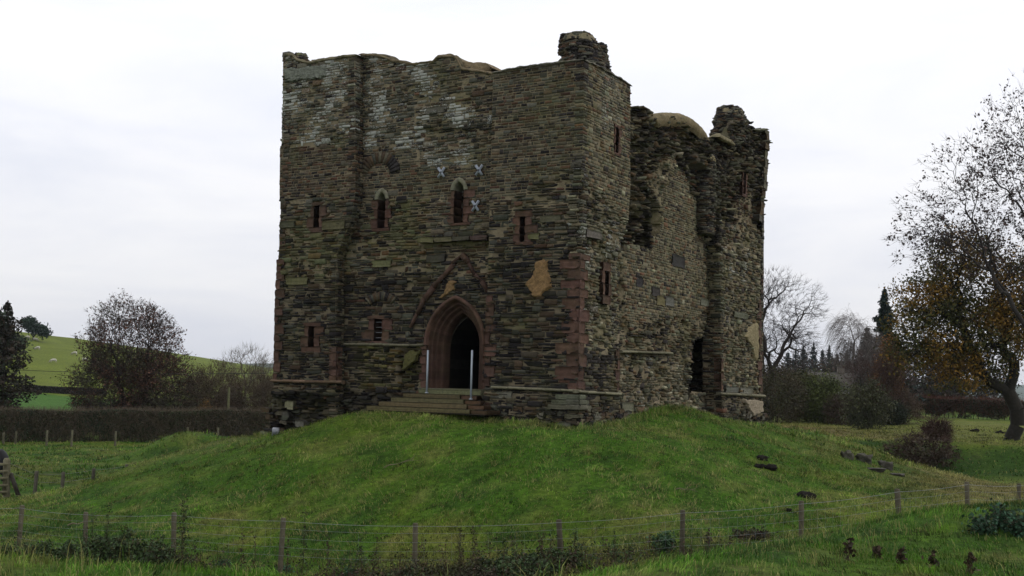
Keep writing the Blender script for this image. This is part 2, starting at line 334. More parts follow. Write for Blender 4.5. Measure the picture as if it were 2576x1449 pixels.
def masonry(name, F, u0f, u1f, botf, topf, basef, zonef, keep, parent, rowh=.094, cell=.1, seed=1, tintf=None, back_thick=None):
    rnd = random.Random(seed); S = []
    vmin = min(botf(u0f(0)), botf(u1f(0))) - .1; vmax = max(topf(u) for u in np.linspace(u0f(5), u1f(5), 60)) + .05
    v = vmin; pend = []; row = 0
    while v < vmax:
        h = rowh * rnd.uniform(.72, 1.32); a, b_ = u0f(v + h / 2), u1f(v + h / 2)
        holes = list(pend); pend = []
        for kf in keep:
            r = kf(v + h / 2)
            if r: holes.append(r)
        holes.sort(); free = []; c = a - rnd.uniform(0, .012)
        for (x0, x1) in holes:
            if x0 > c: free.append((c, min(x0, b_)))
            c = max(c, x1)
        if c < b_: free.append((c, b_ + rnd.uniform(-.02, .02)))
        for (x0, x1) in free:
            u = x0
            while u < x1 - .03:
                P = F.p(min(u + .15, x1), v, 0); px, py = pix(P); z = zonef(px, py, u, v); st = STY[z]
                w = rnd.uniform(*st[0]) * (rnd.uniform(.6, 1.0)); hh = h
                big = rnd.random() < st[4] and rnd.random() < .7
                if big: w *= 1.25
                e = u + w
                if e > x1 - .09: e = x1
                um = (u + e) / 2; wv = .022 * mnoise.noise(Vector((um * .7, row * .11, seed)))
                if z in ('rough', 'pale', 'core', 'rubble', 'low'): wv *= 2.2
                if v + h * .5 < topf(um) and v + h * .5 > botf(um) - .25:
                    if big and e - u < x1 - x0 and e - u > .1: hh = h + rowh * .95; pend.append((u, e))
                    if rnd.random() > st[5]:
                        base = basef(um, v + hh / 2); g = st[2] / 2
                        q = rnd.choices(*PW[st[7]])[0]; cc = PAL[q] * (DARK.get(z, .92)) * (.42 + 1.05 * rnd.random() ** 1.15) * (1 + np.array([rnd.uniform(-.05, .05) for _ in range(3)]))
                        ln = st[6] * (1.4 * mnoise.noise(Vector((um * 1.1, v * 1.1, 3 + seed))) + .75) * rnd.uniform(.5, 1.25)
                        if tintf: cc, ln = tintf(px, py, cc, ln)
                        S.append([u + g, e - g, v + g + wv, v + hh - g + wv, base + rnd.gauss(0, .6) * st[1] + (.02 if z == 'core' and rnd.random() < .3 else 0), st[3], st[1], *cc, max(0, ln)])
                u = e
        v += h; row += 1
    # the mortar bed behind the stones, with its openings
    Lu = u1f(3) - u0f(3); nu = max(3, int(Lu / cell)); nv = max(3, int((vmax - vmin) / cell))
    I, J = np.meshgrid(np.arange(nu + 1) / nu, np.arange(nv + 1) / nv, indexing='ij'); Pu = np.zeros_like(I); Pv = np.zeros_like(I); Pd = np.zeros_like(I); Mc = np.zeros(I.shape + (3,))
    for i in range(nu + 1):
        ug = u0f(3) + Lu * I[i, 0]; t0, b0 = topf(ug), botf(ug) - .3
        for j in range(nv + 1):
            vv = b0 + (t0 - b0) * J[i, j]; uu = u0f(vv) + (u1f(vv) - u0f(vv)) * I[i, j]
            px, py = pix(F.p(uu, vv, 0)); z = zonef(px, py, uu, vv); amp = BACK[z]
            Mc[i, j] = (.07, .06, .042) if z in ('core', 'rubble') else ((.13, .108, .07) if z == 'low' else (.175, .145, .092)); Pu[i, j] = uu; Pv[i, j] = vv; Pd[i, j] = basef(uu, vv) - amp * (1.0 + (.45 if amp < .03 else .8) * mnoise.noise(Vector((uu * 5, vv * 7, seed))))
    P = F.p(Pu, Pv, Pd).reshape(-1, 3); Q = []
    for i in range(nu):
        for j in range(nv):
            cu = (Pu[i, j] + Pu[i + 1, j + 1]) / 2; cv = (Pv[i, j] + Pv[i + 1, j + 1]) / 2
            if any((r and r[0] < cu < r[1]) for r in (kf(cv) for kf in keep)): continue
            k = i * (nv + 1) + j; Q.append([k, k + nv + 1, k + nv + 2, k + 1])
    mc = np.array([.185, .155, .100])
    parts = [(*stones_mesh(F, S), 0), (P, np.array(Q), Mc.reshape(-1, 3), 1)]
    if back_thick:                                     # the wall's inner side and its top
        for i0 in range(1):
            us = np.linspace(u0f(3), u1f(3), 40); fr = F.p(us, np.array([topf(u) - .03 for u in us]), basef(us[0], 5) - .1); bk = F.p(us, np.array([topf(u) - .03 for u in us]), -back_thick)
            bb = F.p(us, np.array([botf(u) - .3 for u in us]), -back_thick); n = len(us)
            V = np.concatenate([fr, bk, bb]); k = np.arange(n - 1)
            parts.append((V, np.concatenate([np.stack([k, k + 1, k + 1 + n, k + n], 1), np.stack([k + n, k + 1 + n, k + 1 + 2 * n, k + 2 * n], 1)]), mc * .8, 1))
    return build(name, parts, [M['stone'], M['mortar']], parent)
def rect_keep(uL, uR, vB, vT): return lambda v: (uL, uR) if vB < v < vT else None
def arch_half(w, e, h):                                # half width of a pointed arch h above its springing
    R = w + e; return math.sqrt(max(R * R - h * h, 0)) - e
def arch_keep(uc, w, e, vs, vB):
    def f(v):
        if v < vB: return None
        if v < vs: return (uc - w, uc + w)
        k = arch_half(w, e, v - vs); return (uc - k, uc + k) if k > 0 else None
    return f
def arch_sweep(F, uc, vs, e, prof, vb, col, seg=12, jit=.12, seed=3):
    """sweep a moulding profile [(half width, depth)] up one jamb, round a pointed arch and down the other"""
    rnd = random.Random(seed); path = []               # (side, angle or jamb height)
    nj = max(1, int((vs - vb) / .28)) if vb < vs - .02 else 0
    for i in range(nj): path.append((1, 'j', vb + (vs - vb) * i / nj))
    for i in range(seg + 1): path.append((1, 'a', i / seg))
    for i in range(seg - 1, -1, -1): path.append((-1, 'a', i / seg))
    for i in range(nj - 1, -1, -1): path.append((-1, 'j', vb + (vs - vb) * i / nj))
    out = []; cols = None
    for (sd_, kind, q) in path:
        rowp = []
        for (w, d) in prof:
            R = w + e
            if kind == 'j': rowp.append(F.p(uc + sd_ * w, q, d))
            else:
                am = math.acos(e / R); a = am * q; rowp.append(F.p(uc + sd_ * (R * math.cos(a) - e), vs + R * math.sin(a), d))
        out.append(rowp)
    parts = []; m_ = len(prof)
    for i in range(len(path) - 1):
        c = np.array(col) * rnd.uniform(1 - jit, 1 + jit) * (1 + np.array([rnd.uniform(-.04, .04) for _ in range(3)]))
        V = np.array(out[i] + out[i + 1])
        parts.append((V, np.array([[k, k + 1, m_ + k + 1, m_ + k] for k in range(m_ - 1)]), c, 0))
    return parts
PINK = np.array([.080, .046, .033]); PALE = np.array([.165, .16, .11])
def rblock(F, u0, u1, v0, v1, d0, d1, col, rnd, j=.014):
    """a worn ashlar block, faces from depth d0 (back) to d1 (front)"""
    bv = .018; c = np.array(col) * rnd.uniform(.78, 1.22) * (1 + np.array([rnd.uniform(-.05, .05) for _ in range(3)]))
    g = .006; u0 += g; u1 -= g; v0 += g; v1 -= g
    n = 4; us = np.linspace(u0, u1, n); vs = np.linspace(v0, v1, n); P = []
    for i in range(n):
        for k in range(n):
            edge = (i in (0, n - 1)) + (k in (0, n - 1)); P.append(F.p(us[i] + rnd.gauss(0, j * .5) * (edge > 0), vs[k] + rnd.gauss(0, j * .5) * (edge > 0), d1 - bv * edge + rnd.gauss(0, j * .5)))
    Q = [[i * n + k, (i + 1) * n + k, (i + 1) * n + k + 1, i * n + k + 1] for i in range(n - 1) for k in range(n - 1)]
    rim = [i * n for i in range(n)] + [(n - 1) * n + k for k in range(1, n)] + [i * n + n - 1 for i in range(n - 2, -1, -1)] + [k for k in range(n - 2, 0, -1)]
    rimuv = [(us[r // n], vs[r % n]) for r in rim]; off = len(P)
    for (a, b_) in rimuv: P.append(F.p(a, b_, d0))
    m_ = len(rim)
    for i in range(m_): Q.append([rim[i], rim[(i + 1) % m_], off + (i + 1) % m_, off + i])
    return (np.array(P), np.array(Q), np.append(c, .0), 0)
def slit(F, d, px, py, sur, parent, seed, hood=None, bars=0, lab=None, col=PINK, name='window'):
    """window slot between picture columns px and rows py; sur = (left, right, below, above) widths of dressed stone in metres"""
    rnd = random.Random(seed); pm, ym = sum(px) / 2, sum(py) / 2
    uL, uR = sorted((F.uv(px[0], ym, d)[0], F.uv(px[1], ym, d)[0])); vT, vB = F.uv(pm, py[0], d)[1], F.uv(pm, py[1], d)[1]
    parts = []; uc = (uL + uR) / 2; w = (uR - uL) / 2; vs = vT
    if hood: vs = vT - 1.55 * w
    nb = max(2, int((vs - vB) / .27)); hh = (vs - vB) / nb
    for k in range(nb):
        for sd_ in (0, 1):
            ww = sur[sd_] * (rnd.uniform(.95, 1.2) if (k + sd_) % 2 else rnd.uniform(.5, .75))
            a, b_ = (uL - ww, uL) if sd_ == 0 else (uR, uR + ww)
            parts.append(rblock(F, a, b_, vB + k * hh, vB + (k + 1) * hh, d - .45, d + .025 + rnd.uniform(0, .02), col, rnd))
    parts.append(rblock(F, uL - sur[0] * .8, uR + sur[1] * .8, vB - sur[2], vB, d - .45, d + .035, col, rnd))
    keeps = [rect_keep(uL - min(sur[0], .1), uR + min(sur[1], .1), vB - sur[2] * .8, vs)]
    if hood:
        e = w * .6
        parts += [(a, b_, np.append(c, 0), 0) for a, b_, c, _ in arch_sweep(F, uc, vs, e, [(w + .15, d - .05), (w + .15, d + .05), (w + .11, d + .07), (w + .02, d + .05), (w, d + .02), (w, d - .45)], vs, PALE, 7, seed=seed)]
        keeps.append(arch_keep(uc, w + .12, e, vs, vs))
    else:
        parts.append(rblock(F, uL - sur[0] * .7, uR + sur[1] * .7, vT, vT + sur[3], d - .45, d + .03, col, rnd)); keeps.append(rect_keep(uL - .1, uR + .1, vT - .01, vT + sur[3] * .8))
    mats = [M['sandstone'], M['metal']]
    for k in range(bars):
        vb = vB + (vT - vB) * (k + .6) / (bars + .2); tb = tube([F.p(uL, vb, d - .12), F.p(uR, vb, d - .12)], .011, (.2, .2, .21, 0), 5)
        parts += [(a, b_, c, 1) for a, b_, c in tb]
    return (lambda par: tag(build(name, parts, mats, par), lab)), keeps
def lerp_px(F, d, pts, axis):                          # picture points on a wall plane -> piecewise-linear function
    q = sorted([F.uv(x, y, d) if axis == 'uv' else F.uv(x, y, d)[::-1] for x, y in pts]); X = [a for a, _ in q]; Y = [b_ for _, b_ in q]
    return lambda t: float(np.interp(t, X, Y))
keep_root = empty('ruined_castle', (CX, CY, -1.05), 'roofless ruined stone castle tower standing on the green mound, dark brown rubble walls', 'castle')
cn = lambda x, y, s=0: mnoise.noise(Vector((x, y, s)))

# ---- front curtain wall (with the doorway) and its turrets: profiles of the broken wall tops
topL = lerp_px(FA, 0, [(708, 152), (712, 139), (737, 138), (747, 150), (775, 158), (815, 150), (860, 143), (905, 138)], 'uv')
topM = lerp_px(FA, DM, [(880, 139), (905, 138), (945, 138), (978, 146), (985, 153), (1005, 155), (1020, 160), (1040, 162), (1090, 156), (1100, 143), (1140, 139), (1152, 150), (1160, 172), (1200, 178), (1232, 184), (1260, 190)], 'uv')
topN = lerp_px(FA, 0, [(1238, 184), (1300, 171), (1400, 158), (1468, 151)], 'uv')
leftE = lerp_px(FA, 0, [(711, 137), (710, 250), (707, 364), (703, 370), (702, 500), (708, 520), (703, 600), (698, 650), (692, 760), (688, 955), (690, 985), (685, 1060), (688, 1100)], 'vu')
sEdge = lerp_px(FA, 0, [(893, 140), (893, 490), (880, 560), (847, 640), (845, 960), (845, 1090)], 'vu')
def botA(u): return -2.3 if u > 8 else -1.7
def zoneA(px, py, u, v):
    j = 12 * cn(px * .03, py * .03, 5)
    if py > 985 + j and px < 1000: return 'rubble'
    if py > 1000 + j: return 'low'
    if px < 1238:
        if py < 372 + j * .4:
            if px > 1110 and py < 285 - (1200 - px) * .5: return 'med'
            return 'lich'
        if px > 1045 and px < 1180 and 255 < py < 420 + j: return 'lich'
        if py < 500 + 1.5 * j: return 'neat'
        if px > 1000 and py < 560 + j: return 'med'
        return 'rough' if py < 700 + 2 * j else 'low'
    if py < 515 + (1240 - px) * .45 + j: return 'neat'
    if px > 1380 and py < 600: return 'pale' if px > 1430 else 'rough'
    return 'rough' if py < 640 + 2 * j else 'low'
def tintA(px, py, cc, ln):
    if 370 < py < 500 and px < 900: cc = cc * np.array([.95, .85, .85])
    if py < 330 and px < 860: ln += .12
    if 265 < py < 300 and 1040 < px < 1240: ln += .25
    if 1050 < px < 1240 and 300 < py < 330: cc = cc * .45
    if 915 < px < 1060 and 500 < py < 660 or (px < 860 and 560 < py < 720): cc = cc * np.array([1.15, 1.2, .85])
    if 880 < px < 1060 and 870 < py < 980: cc = cc * np.array([1.25, 1.3, .7])
    return cc, ln
def baseL(u, v):
    b_ = .02 * cn(u * .8, v * .8, 1)
    if v < -.15: b_ += .10                              # plinth
    if v < -.35 and u < 12.3: b_ -= .38 * max(0, min(1, (-.35 - v) / .25)) * (.75 + .6 * cn(u * 1.2, v * 1.5, 8))
    return b_
def baseM(u, v):
    b_ = DM + .03 * cn(u * .8, v * .8, 2)
    px, py = pix(FA.p(u, v, DM))
    if 1060 < px < 1234 and 613 <= py < 650: b_ -= .10
    if 1045 < px < 1240 and 268 < py < 325: b_ += .04
    if 1050 < px < 1180 and 325 < py < 420: b_ -= .06
    if 940 < px < 1060 and 985 < py: b_ -= .10 + .15 * cn(u * 1.3, v * 1.6, 4)
    if 1000 < px < 1070 and 880 < py < 990: b_ -= .22 * (.8 + cn(u * 1.5, v * 1.4, 6))
    return b_
def baseN(u, v):
    b_ = .02 * cn(u * .8, v * .8, 3); px, py = pix(FA.p(u, v, 0))
    if px > 1395 and 410 < py < 640: b_ -= .16 * sm(1395, 1460, px) * (.7 + .8 * cn(u * 2, v * 2, 7)) * (1 - sm(590, 640, py)) * sm(410, 440, py)
    if v < -.15: b_ += .06
    if v < -.55: b_ += .10 * (.5 + cn(u, v * 1.3, 9))
    return float(b_)
# windows of the front
w1, k1 = slit(FA, 0, (790, 803), (517, 572), (.28, .28, .18, .14), None, 11, lab='narrow upright slit in dark pink sandstone, high in the turret')
w5, k5 = slit(FA, 0, (776, 790), (821, 872), (.42, .38, .22, .14), None, 12, lab='narrow slit in a broad block of pink sandstone, low in the turret')
w2, k2 = slit(FA, DM, (951, 969), (484, 573), (.28, .30, .12, 0), None, 13, hood=True, lab='small pointed window with pale arched head and pink sandstone jambs')
w3, k3 = slit(FA, DM, (1143, 1166), (457, 560), (.40, .26, .10, 0), None, 14, hood=True, lab='tall pointed window with a broken lower left jamb, between iron crosses')
w6, k6 = slit(FA, DM, (941, 960), (802, 857), (.44, .46, .12, .12), None, 15, bars=4, lab='square headed window with four iron bars in pink sandstone')
w4, k4 = slit(FA, 0, (1308, 1320), (545, 609), (.42, .28, .10, .20), None, 16, lab='tall narrow slit with pink sandstone jambs beside the crosses')
# doorway
DC = (FA.uv(1068, 860, DM)[0] + FA.uv(1223, 860, DM)[0]) / 2; DW = abs(FA.uv(1068, 860, DM)[0] - FA.uv(1223, 860, DM)[0]) / 2
DVS = FA.uv(1145, 868, DM)[1]; DAP = FA.uv(1163, 743, DM)[1] - DVS; DE = (DAP ** 2 - DW ** 2) / (2 * DW); DVB = FA.uv(1165, 978, DM)[1]
dk = [arch_keep(DC, DW - .08, DE, DVS, DVB - .05)]
turL = masonry('turret', FA, sEdge, leftE, botA, topL, baseL, zoneA, k1 + k5, keep_root, seed=21, tintf=tintA, back_thick=2.0)
turL['label'] = 'left hand corner turret of the front, lichen spotted at its top'
w1(turL); w5(turL)
Fr = Face(C0 + UA * 0, NA, -UA)
class RFace(Face):                                     # a return wall whose position follows a function of height
    def __init__(s, base, ax, U, Nn, f): s.b = base; s.ax = ax; s.U = U; s.N = Nn; s.f = f; s.O = base + ax * f(5)
    def p(s, u, v, d):
        u, v, d = np.broadcast_arrays(np.asarray(u, float), np.asarray(v, float), np.asarray(d, float))
        k = np.vectorize(s.f, otypes=[float])(v)
        return s.b + k[..., None] * s.ax + u[..., None] * s.U + v[..., None] * UP + d[..., None] * s.N
FRL = RFace(C0, UA, NA, -UA, sEdge)
r_ = masonry('turret_side', FRL, lambda v: DM - .02, lambda v: .0, lambda u: -2.2, lambda u: topL(8.8) - .02, lambda u, v: 0.0, lambda a, b_, c, d: 'med' if b_ < 500 else 'rough', [], turL, seed=22)
curt = masonry('curtain_wall', FA, lambda v: 3.1, lambda v: sEdge(v) + .15, botA, topM, baseM, zoneA, k2 + k3 + k6 + dk, keep_root, seed=23, tintf=tintA)
curt['label'] = 'front wall of the tower with the pointed doorway and wavy broken top'
w2(curt); w3(curt); w6(curt)
turN = masonry('turret', FA, lambda v: 0, lambda v: 3.44, botA, topN, baseN, zoneA, k4, keep_root, seed=24, tintf=tintA)
turN['label'] = 'near corner turret with flat neat top and a rubble stump on it'
w4(turN)
# the moulded arch of the doorway
W = DW; prof_h = [(W + .01, DM - .03), (W, DM + .07), (W - .05, DM + .10), (W - .11, DM + .08), (W - .13, DM + .01), (W - .15, DM - .04)]
prof_o = [(W - .12, DM - .02), (W - .16, DM - .03), (W - .18, DM - .11), (W - .21, DM - .13), (W - .24, DM - .10), (W - .28, DM - .14), (W - .29, DM - .24), (W - .33, DM - .27), (W - .36, DM - .23), (W - .40, DM - .27), (W - .42, DM - .38), (W - .46, DM - .41), (W - .49, DM - .38), (W - .53, DM - .42), (W - .56, DM - .52), (W - .57, DM - .75)]
dm_ = arch_sweep(FA, DC, DVS, DE, prof_h, DVS - .02, PINK * 1.12, 9, .2, 5) + arch_sweep(FA, DC, DVS, DE, prof_o, DVB, PINK * .72, 12, .2, 6)
rnd = random.Random(5)
# passage walls behind the arch
pw = W - .5
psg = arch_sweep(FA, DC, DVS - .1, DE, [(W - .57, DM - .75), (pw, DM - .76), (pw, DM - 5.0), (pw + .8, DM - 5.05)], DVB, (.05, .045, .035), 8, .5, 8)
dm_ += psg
dm_.append((*box(FA.p(DC - 2, DVB - .3, DM - 5.2), UA * 4, UP * 4, NA * .15, (.03, .028, .022)), 0))  # dark end wall added so no stray light shows through the passage
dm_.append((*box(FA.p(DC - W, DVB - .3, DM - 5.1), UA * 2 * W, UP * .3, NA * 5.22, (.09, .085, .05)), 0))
for sd_, a0, a1 in ((1, DC + W - .12, DC + W + .10), (-1, DC - W - .10, DC - W + .12)):     # jamb blocks under the hood
    z = DVB; k = 0
    while z < (DVS - .1):
        h = rnd.uniform(.2, .32); ex = rnd.uniform(.0, .16) if k % 2 else 0
        a, b_ = (a0, a1 + (ex if sd_ > 0 else 0)) if sd_ > 0 else (a0 - ex, a1)
        dm_.append(rblock(FA, a, b_, z, min(z + h, DVS), DM - .25, DM + .02 + rnd.uniform(0, .02), PINK, rnd)); z += h; k += 1
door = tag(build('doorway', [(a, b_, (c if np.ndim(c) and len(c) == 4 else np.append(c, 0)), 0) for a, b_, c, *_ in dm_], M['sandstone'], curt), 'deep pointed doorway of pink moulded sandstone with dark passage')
# relieving arches, gable scar, patches of plaster
def voussoirs(F, d, pxc, pyc, rpx, a0, a1, n, parent, seed, r_in=.42, r_out=.66, lab=None):
    rnd = random.Random(seed); uc, vc = F.uv(pxc, pyc, d); parts = []
    for k in range(n):
        a = math.radians(a0 + (a1 - a0) * (k + .5) / n); w = math.radians((a1 - a0) / n) * .44; c = PAL[rnd.choice(['ol', 'br', 'dk', 'gy'])] * rnd.uniform(.7, 1.2)
        pts = [(math.cos(a + s_) * r * rpx, math.sin(a + s_) * r) for s_, r in ((-w, r_in), (w, r_in), (w, r_out * rnd.uniform(.93, 1.05)), (-w, r_out))]
        df = d + .035 + rnd.uniform(0, .02); V = [F.p(uc + x, vc + y, dd) for dd in (d - .1, df) for x, y in pts]
        parts.append((np.array(V), BOXF, np.append(c, .1)))
    return tag(build('relieving_arch', parts, M['stone'], parent), lab)
voussoirs(FA, DM, 953, 446, 1.05, 18, 168, 15, curt, 31, .52, .92, 'arch of thin radiating slabs above the small pointed window')
voussoirs(FA, DM, 957, 800, 1.15, 50, 130, 17, curt, 32, .62, .92, 'low arch of thin radiating slabs above the barred window')
def ribbon(name, F, d, pts, wid, col, parent, mat, lab=None, th=.05, seed=1):
    rnd = random.Random(seed); parts = []; Q = [F.uv(x, y, d) for x, y in pts]
    for (a, b_) in zip(Q[:-1], Q[1:]):
        a, b_ = np.array(a), np.array(b_); L_ = np.linalg.norm(b_ - a); n = 1; t = (b_ - a) / L_; nn = np.array([-t[1], t[0]])
        for k in range(n):
            p0 = a - t * .02; p1 = b_ + t * .01; w = wid * rnd.uniform(.55, 1.25); th_ = th * rnd.uniform(.6, 1.3)
            c4 = [p0 - nn * w / 2, p1 - nn * w / 2, p1 + nn * w / 2, p0 + nn * w / 2]; c4 = [q + np.array([rnd.gauss(0, .015), rnd.gauss(0, .015)]) for q in c4]
            V = [F.p(q[0], q[1], dd) for dd in (d - .1, d + th_) for q in c4]; parts.append((np.array(V), BOXF, np.append(np.array(col) * rnd.uniform(.7, 1.25), 0)))
    return tag(build(name, parts, mat, parent), lab)
ribbon('gable_scar', FA, DM, [(1034, 824), (1052, 788), (1070, 752), (1092, 722), (1118, 695), (1142, 662), (1165, 642), (1180, 662), (1196, 690), (1214, 708), (1228, 733)], .15, PINK * .85, curt, M['sandstone'], 'steep pink roof scar above the doorway', .08, 3)
def patch(name, F, d, pts, col, parent, mat, th=.03, lab=None, sub=14, amp=.02, seed=2):
    """irregular slab of render stuck on the wall, outline through picture points"""
    Q = np.array([F.uv(x, y, d) for x, y in pts]); c = Q.mean(0); O = []
    for i in range(len(Q)):
        a, b_ = Q[i], Q[(i + 1) % len(Q)]
        for k in range(8): q = a + (b_ - a) * k / 8; O.append(q + np.array([cn(q[0] * 6, q[1] * 6, seed), cn(q[0] * 6, q[1] * 6, seed + 9)]) * .09)
    O = np.array(O); n = len(O); V = []; R_ = 9
    for r in range(R_ + 1):
        for q in O:
            x = c + (q - c) * r / R_; V.append(F.p(x[0], x[1], d + (th + amp * cn(x[0] * 7, x[1] * 7, seed) + amp * cn(x[0] * 19, x[1] * 19, seed) if r < R_ else -.06)))
    Fq = [[r * n + i, r * n + (i + 1) % n, (r + 1) * n + (i + 1) % n, (r + 1) * n + i] for r in range(R_) for i in range(n)]
    return tag(build(name, [(np.array(V), np.array(Fq), np.append(col, 0))], mat, parent, smooth=True), lab)
patch('plaster_patch', FA, 0, [(1352, 655), (1378, 652), (1380, 690), (1388, 722), (1362, 750), (1342, 752), (1334, 735), (1320, 718), (1344, 690)], (.25, .155, .07), turN, M['plaster'], .085, 'large irregular patch of orange plaster')
patch('plaster_patch', FA, DM, [(1128, 708), (1146, 706), (1142, 732), (1130, 738), (1115, 748), (1104, 752), (1120, 738)], (.22, .14, .065), curt, M['plaster'], .08, 'small ragged patch of orange plaster above the door arch')
patch('plaster_patch', FA, DM, [(1030, 882), (1058, 880), (1050, 905), (1035, 915), (1012, 935), (1018, 900)], (.10, .095, .035), curt, M['plaster'], .07, 'mossy sloping patch beside the doorway')
# string courses
def string_c(F, d, p0, p1, parent, col, n=7, r=.055, lab=None, seed=1):
    a = F.uv(*p0, d); b_ = F.uv(*p1, d); rnd = random.Random(seed); L_ = abs(b_[0] - a[0]); m_ = max(2, int(L_ / .55)); parts = []
    for k in range(m_):
        u0 = a[0] + (b_[0] - a[0]) * k / m_; u1 = a[0] + (b_[0] - a[0]) * (k + 1) / m_; v0 = a[1] + (b_[1] - a[1]) * k / m_ + rnd.gauss(0, .006); v1 = a[1] + (b_[1] - a[1]) * (k + 1) / m_ + rnd.gauss(0, .006)
        rr = r * rnd.uniform(.85, 1.1); c = np.append(np.array(col) * rnd.uniform(.7, 1.25), rnd.uniform(0, .35)); V = []
        for (u, v) in ((u0, v0), (u1 - (u1 - u0) * .02, v1)):
            for i in range(n + 1): th = -math.pi / 2 + math.pi * i / n; V.append(F.p(u, v + rr * math.sin(th), d + rr * 1.5 * math.cos(th)))
            V += [F.p(u, v + rr, d - .15), F.p(u, v - rr, d - .15)]
        q = n + 3; Fq = [[i, i + 1, q + i + 1, q + i] for i in range(q - 1)]
        parts.append((np.array(V), np.array(Fq), c, 0)); parts.append((np.array(V), np.array([[0, i, i + 1] for i in range(1, q - 1)] + [[q, q + i, q + i + 1] for i in range(1, q - 1)]), c, 0))
    return tag(build('string_course', parts, M['stone'], parent), lab)
BRN = np.array([.13, .085, .055]); GRS = np.array([.14, .13, .085])
string_c(FA, .08, (862, 962), (682, 958), turL, BRN, seed=1); string_c(FA, DM + .02, (1066, 869), (866, 866), curt, GRS * .9, seed=2)
string_c(FA, .06, (1458, 984), (1236, 974), turN, GRS * 1.2, seed=3, r=.045)
# quoins: pink blocks wrapped round the corners
def quoins(F, F2, corner_u, sgn, d, z0, z1, parent, seed, wl=(.28, .62), ws=(.18, .34), col=PINK, corner2=0, sg2=1):
    """alternate long and short blocks on face F (growing in direction sgn from corner_u) and on F2"""
    rnd = random.Random(seed); z = z0; k = 0; parts = []
    while z < z1:
        h = rnd.uniform(.24, .42); l1, l2 = (rnd.uniform(*wl), rnd.uniform(*ws)) if k % 2 else (rnd.uniform(*ws), rnd.uniform(*wl)); l2 *= .85
        cu = corner_u(z) if callable(corner_u) else corner_u
        a, b_ = sorted((cu - .02 * sgn, cu + l1 * sgn)); c = np.array(col) * rnd.uniform(.8, 1.15)
        parts.append(rblock(F, a, b_, z, min(z + h, z1), d - .3, d + .03 + rnd.uniform(0, .02), c, rnd))
        if F2 is not None:
            a, b_ = sorted((corner2 - .02 * sg2, corner2 + l2 * sg2)); parts.append(rblock(F2, a, b_, z, min(z + h, z1), -.3, .032 + rnd.uniform(0, .02), c, rnd))
        z += h; k += 1
    return build('quoins', parts, M['sandstone'], parent)
quoins(FA, FB, 0, 1, 0, .02, FA.uv(1460, 636, 0)[1], turN, 41, (.5, .85), (.32, .45))
quoins(FA, None, leftE, -1, 0, .05, FA.uv(700, 652, 0)[1], turL, 42, (.3, .5), (.16, .26))
quoins(FA, FRL, sEdge, 1, 0, .05, FA.uv(845, 872, 0)[1], turL, 43, (.2, .4), (.12, .2), corner2=-.0, sg2=-1)
quoins(FA, None, 3.44, -1, 0, DVB + .1, FA.uv(1243, 742, 0)[1], turN, 44, (.28, .45), (.16, .24))
# loose big stones standing out of the wall face
def big_stones(F, d, items, parent, seed, name='large_block', out=.07):
    rnd = random.Random(seed)
    for (x0, y0, x1, y1, c) in items:
        a = F.uv(x0, (y0 + y1) / 2, d); b_ = F.uv(x1, (y0 + y1) / 2, d); t_ = F.uv((x0 + x1) / 2, y0, d)[1]; bt = F.uv((x0 + x1) / 2, y1, d)[1]
        build(name, [rblock(F, min(a[0], b_[0]), max(a[0], b_[0]), bt, t_, d - .3, d + out, c, rnd, .02)], M['stone'], parent)
OLV = (.10, .095, .045)
big_stones(FA, 0, [(812, 556, 868, 578, OLV), (704, 557, 742, 573, (.07, .065, .04)), (722, 697, 775, 716, OLV), (1330, 588, 1358, 603, OLV), (1360, 541, 1412, 559, (.09, .085, .05)), (1250, 985, 1290, 1003, (.12, .12, .09)), (718, 1008, 740, 1030, (.2, .19, .12))], turL, 51)
big_stones(FA, DM, [(937, 654, 985, 672, OLV), (1075, 640, 1120, 660, (.05, .045, .035)), (1062, 270, 1120, 286, (.10, .10, .08)), (1132, 305, 1180, 322, (.08, .075, .05))], curt, 52)
big_stones(FA, DM, [(1060, 599, 1100, 612, OLV), (1101, 598, 1146, 610, (.09, .085, .045)), (1147, 596, 1190, 607, (.075, .07, .05)), (1191, 593, 1234, 605, (.08, .055, .045))], curt, 56, 'ledge_block', .26)
# iron crosses tying the wall
def cross(F, px, py, parent, lab, d=DM + .07, s_=.19):
    u, v = F.uv(px, py, d); parts = []
    for sg in (1, -1):
        a = math.radians(53 * sg); t = np.array([math.cos(a), math.sin(a)]); n = np.array([-t[1], t[0]]); dd = d + (.012 if sg > 0 else 0)
        for (L_, w, e0, e1) in ((.215, .042, -.02, .012), (.215, .009, .012, .035)):
            c4 = [-t * L_ - n * w, t * L_ - n * w, t * L_ + n * w, -t * L_ + n * w]
            parts.append((np.array([F.p(u + q[0], v + q[1], dd + z) for z in (e0, e1) for q in c4]), BOXF, (.30, .33, .37)))
        parts.append((np.array([F.p(u + q[0] * .03 , v + q[1] * .03, d + z) for z in (0, .06) for q in ((-1, -1), (1, -1), (1, 1), (-1, 1))]), BOXF, (.16, .17, .19)))
    return tag(build('wall_tie', parts, M['plain'], parent), lab)
cross(FA, 1110, 434, curt, 'grey iron cross left of the tall pointed window'); cross(FA, 1205, 428, curt, 'grey iron cross upper right of the tall pointed window'); cross(FA, 1196, 518, curt, 'grey iron cross level with the tall pointed window sill')
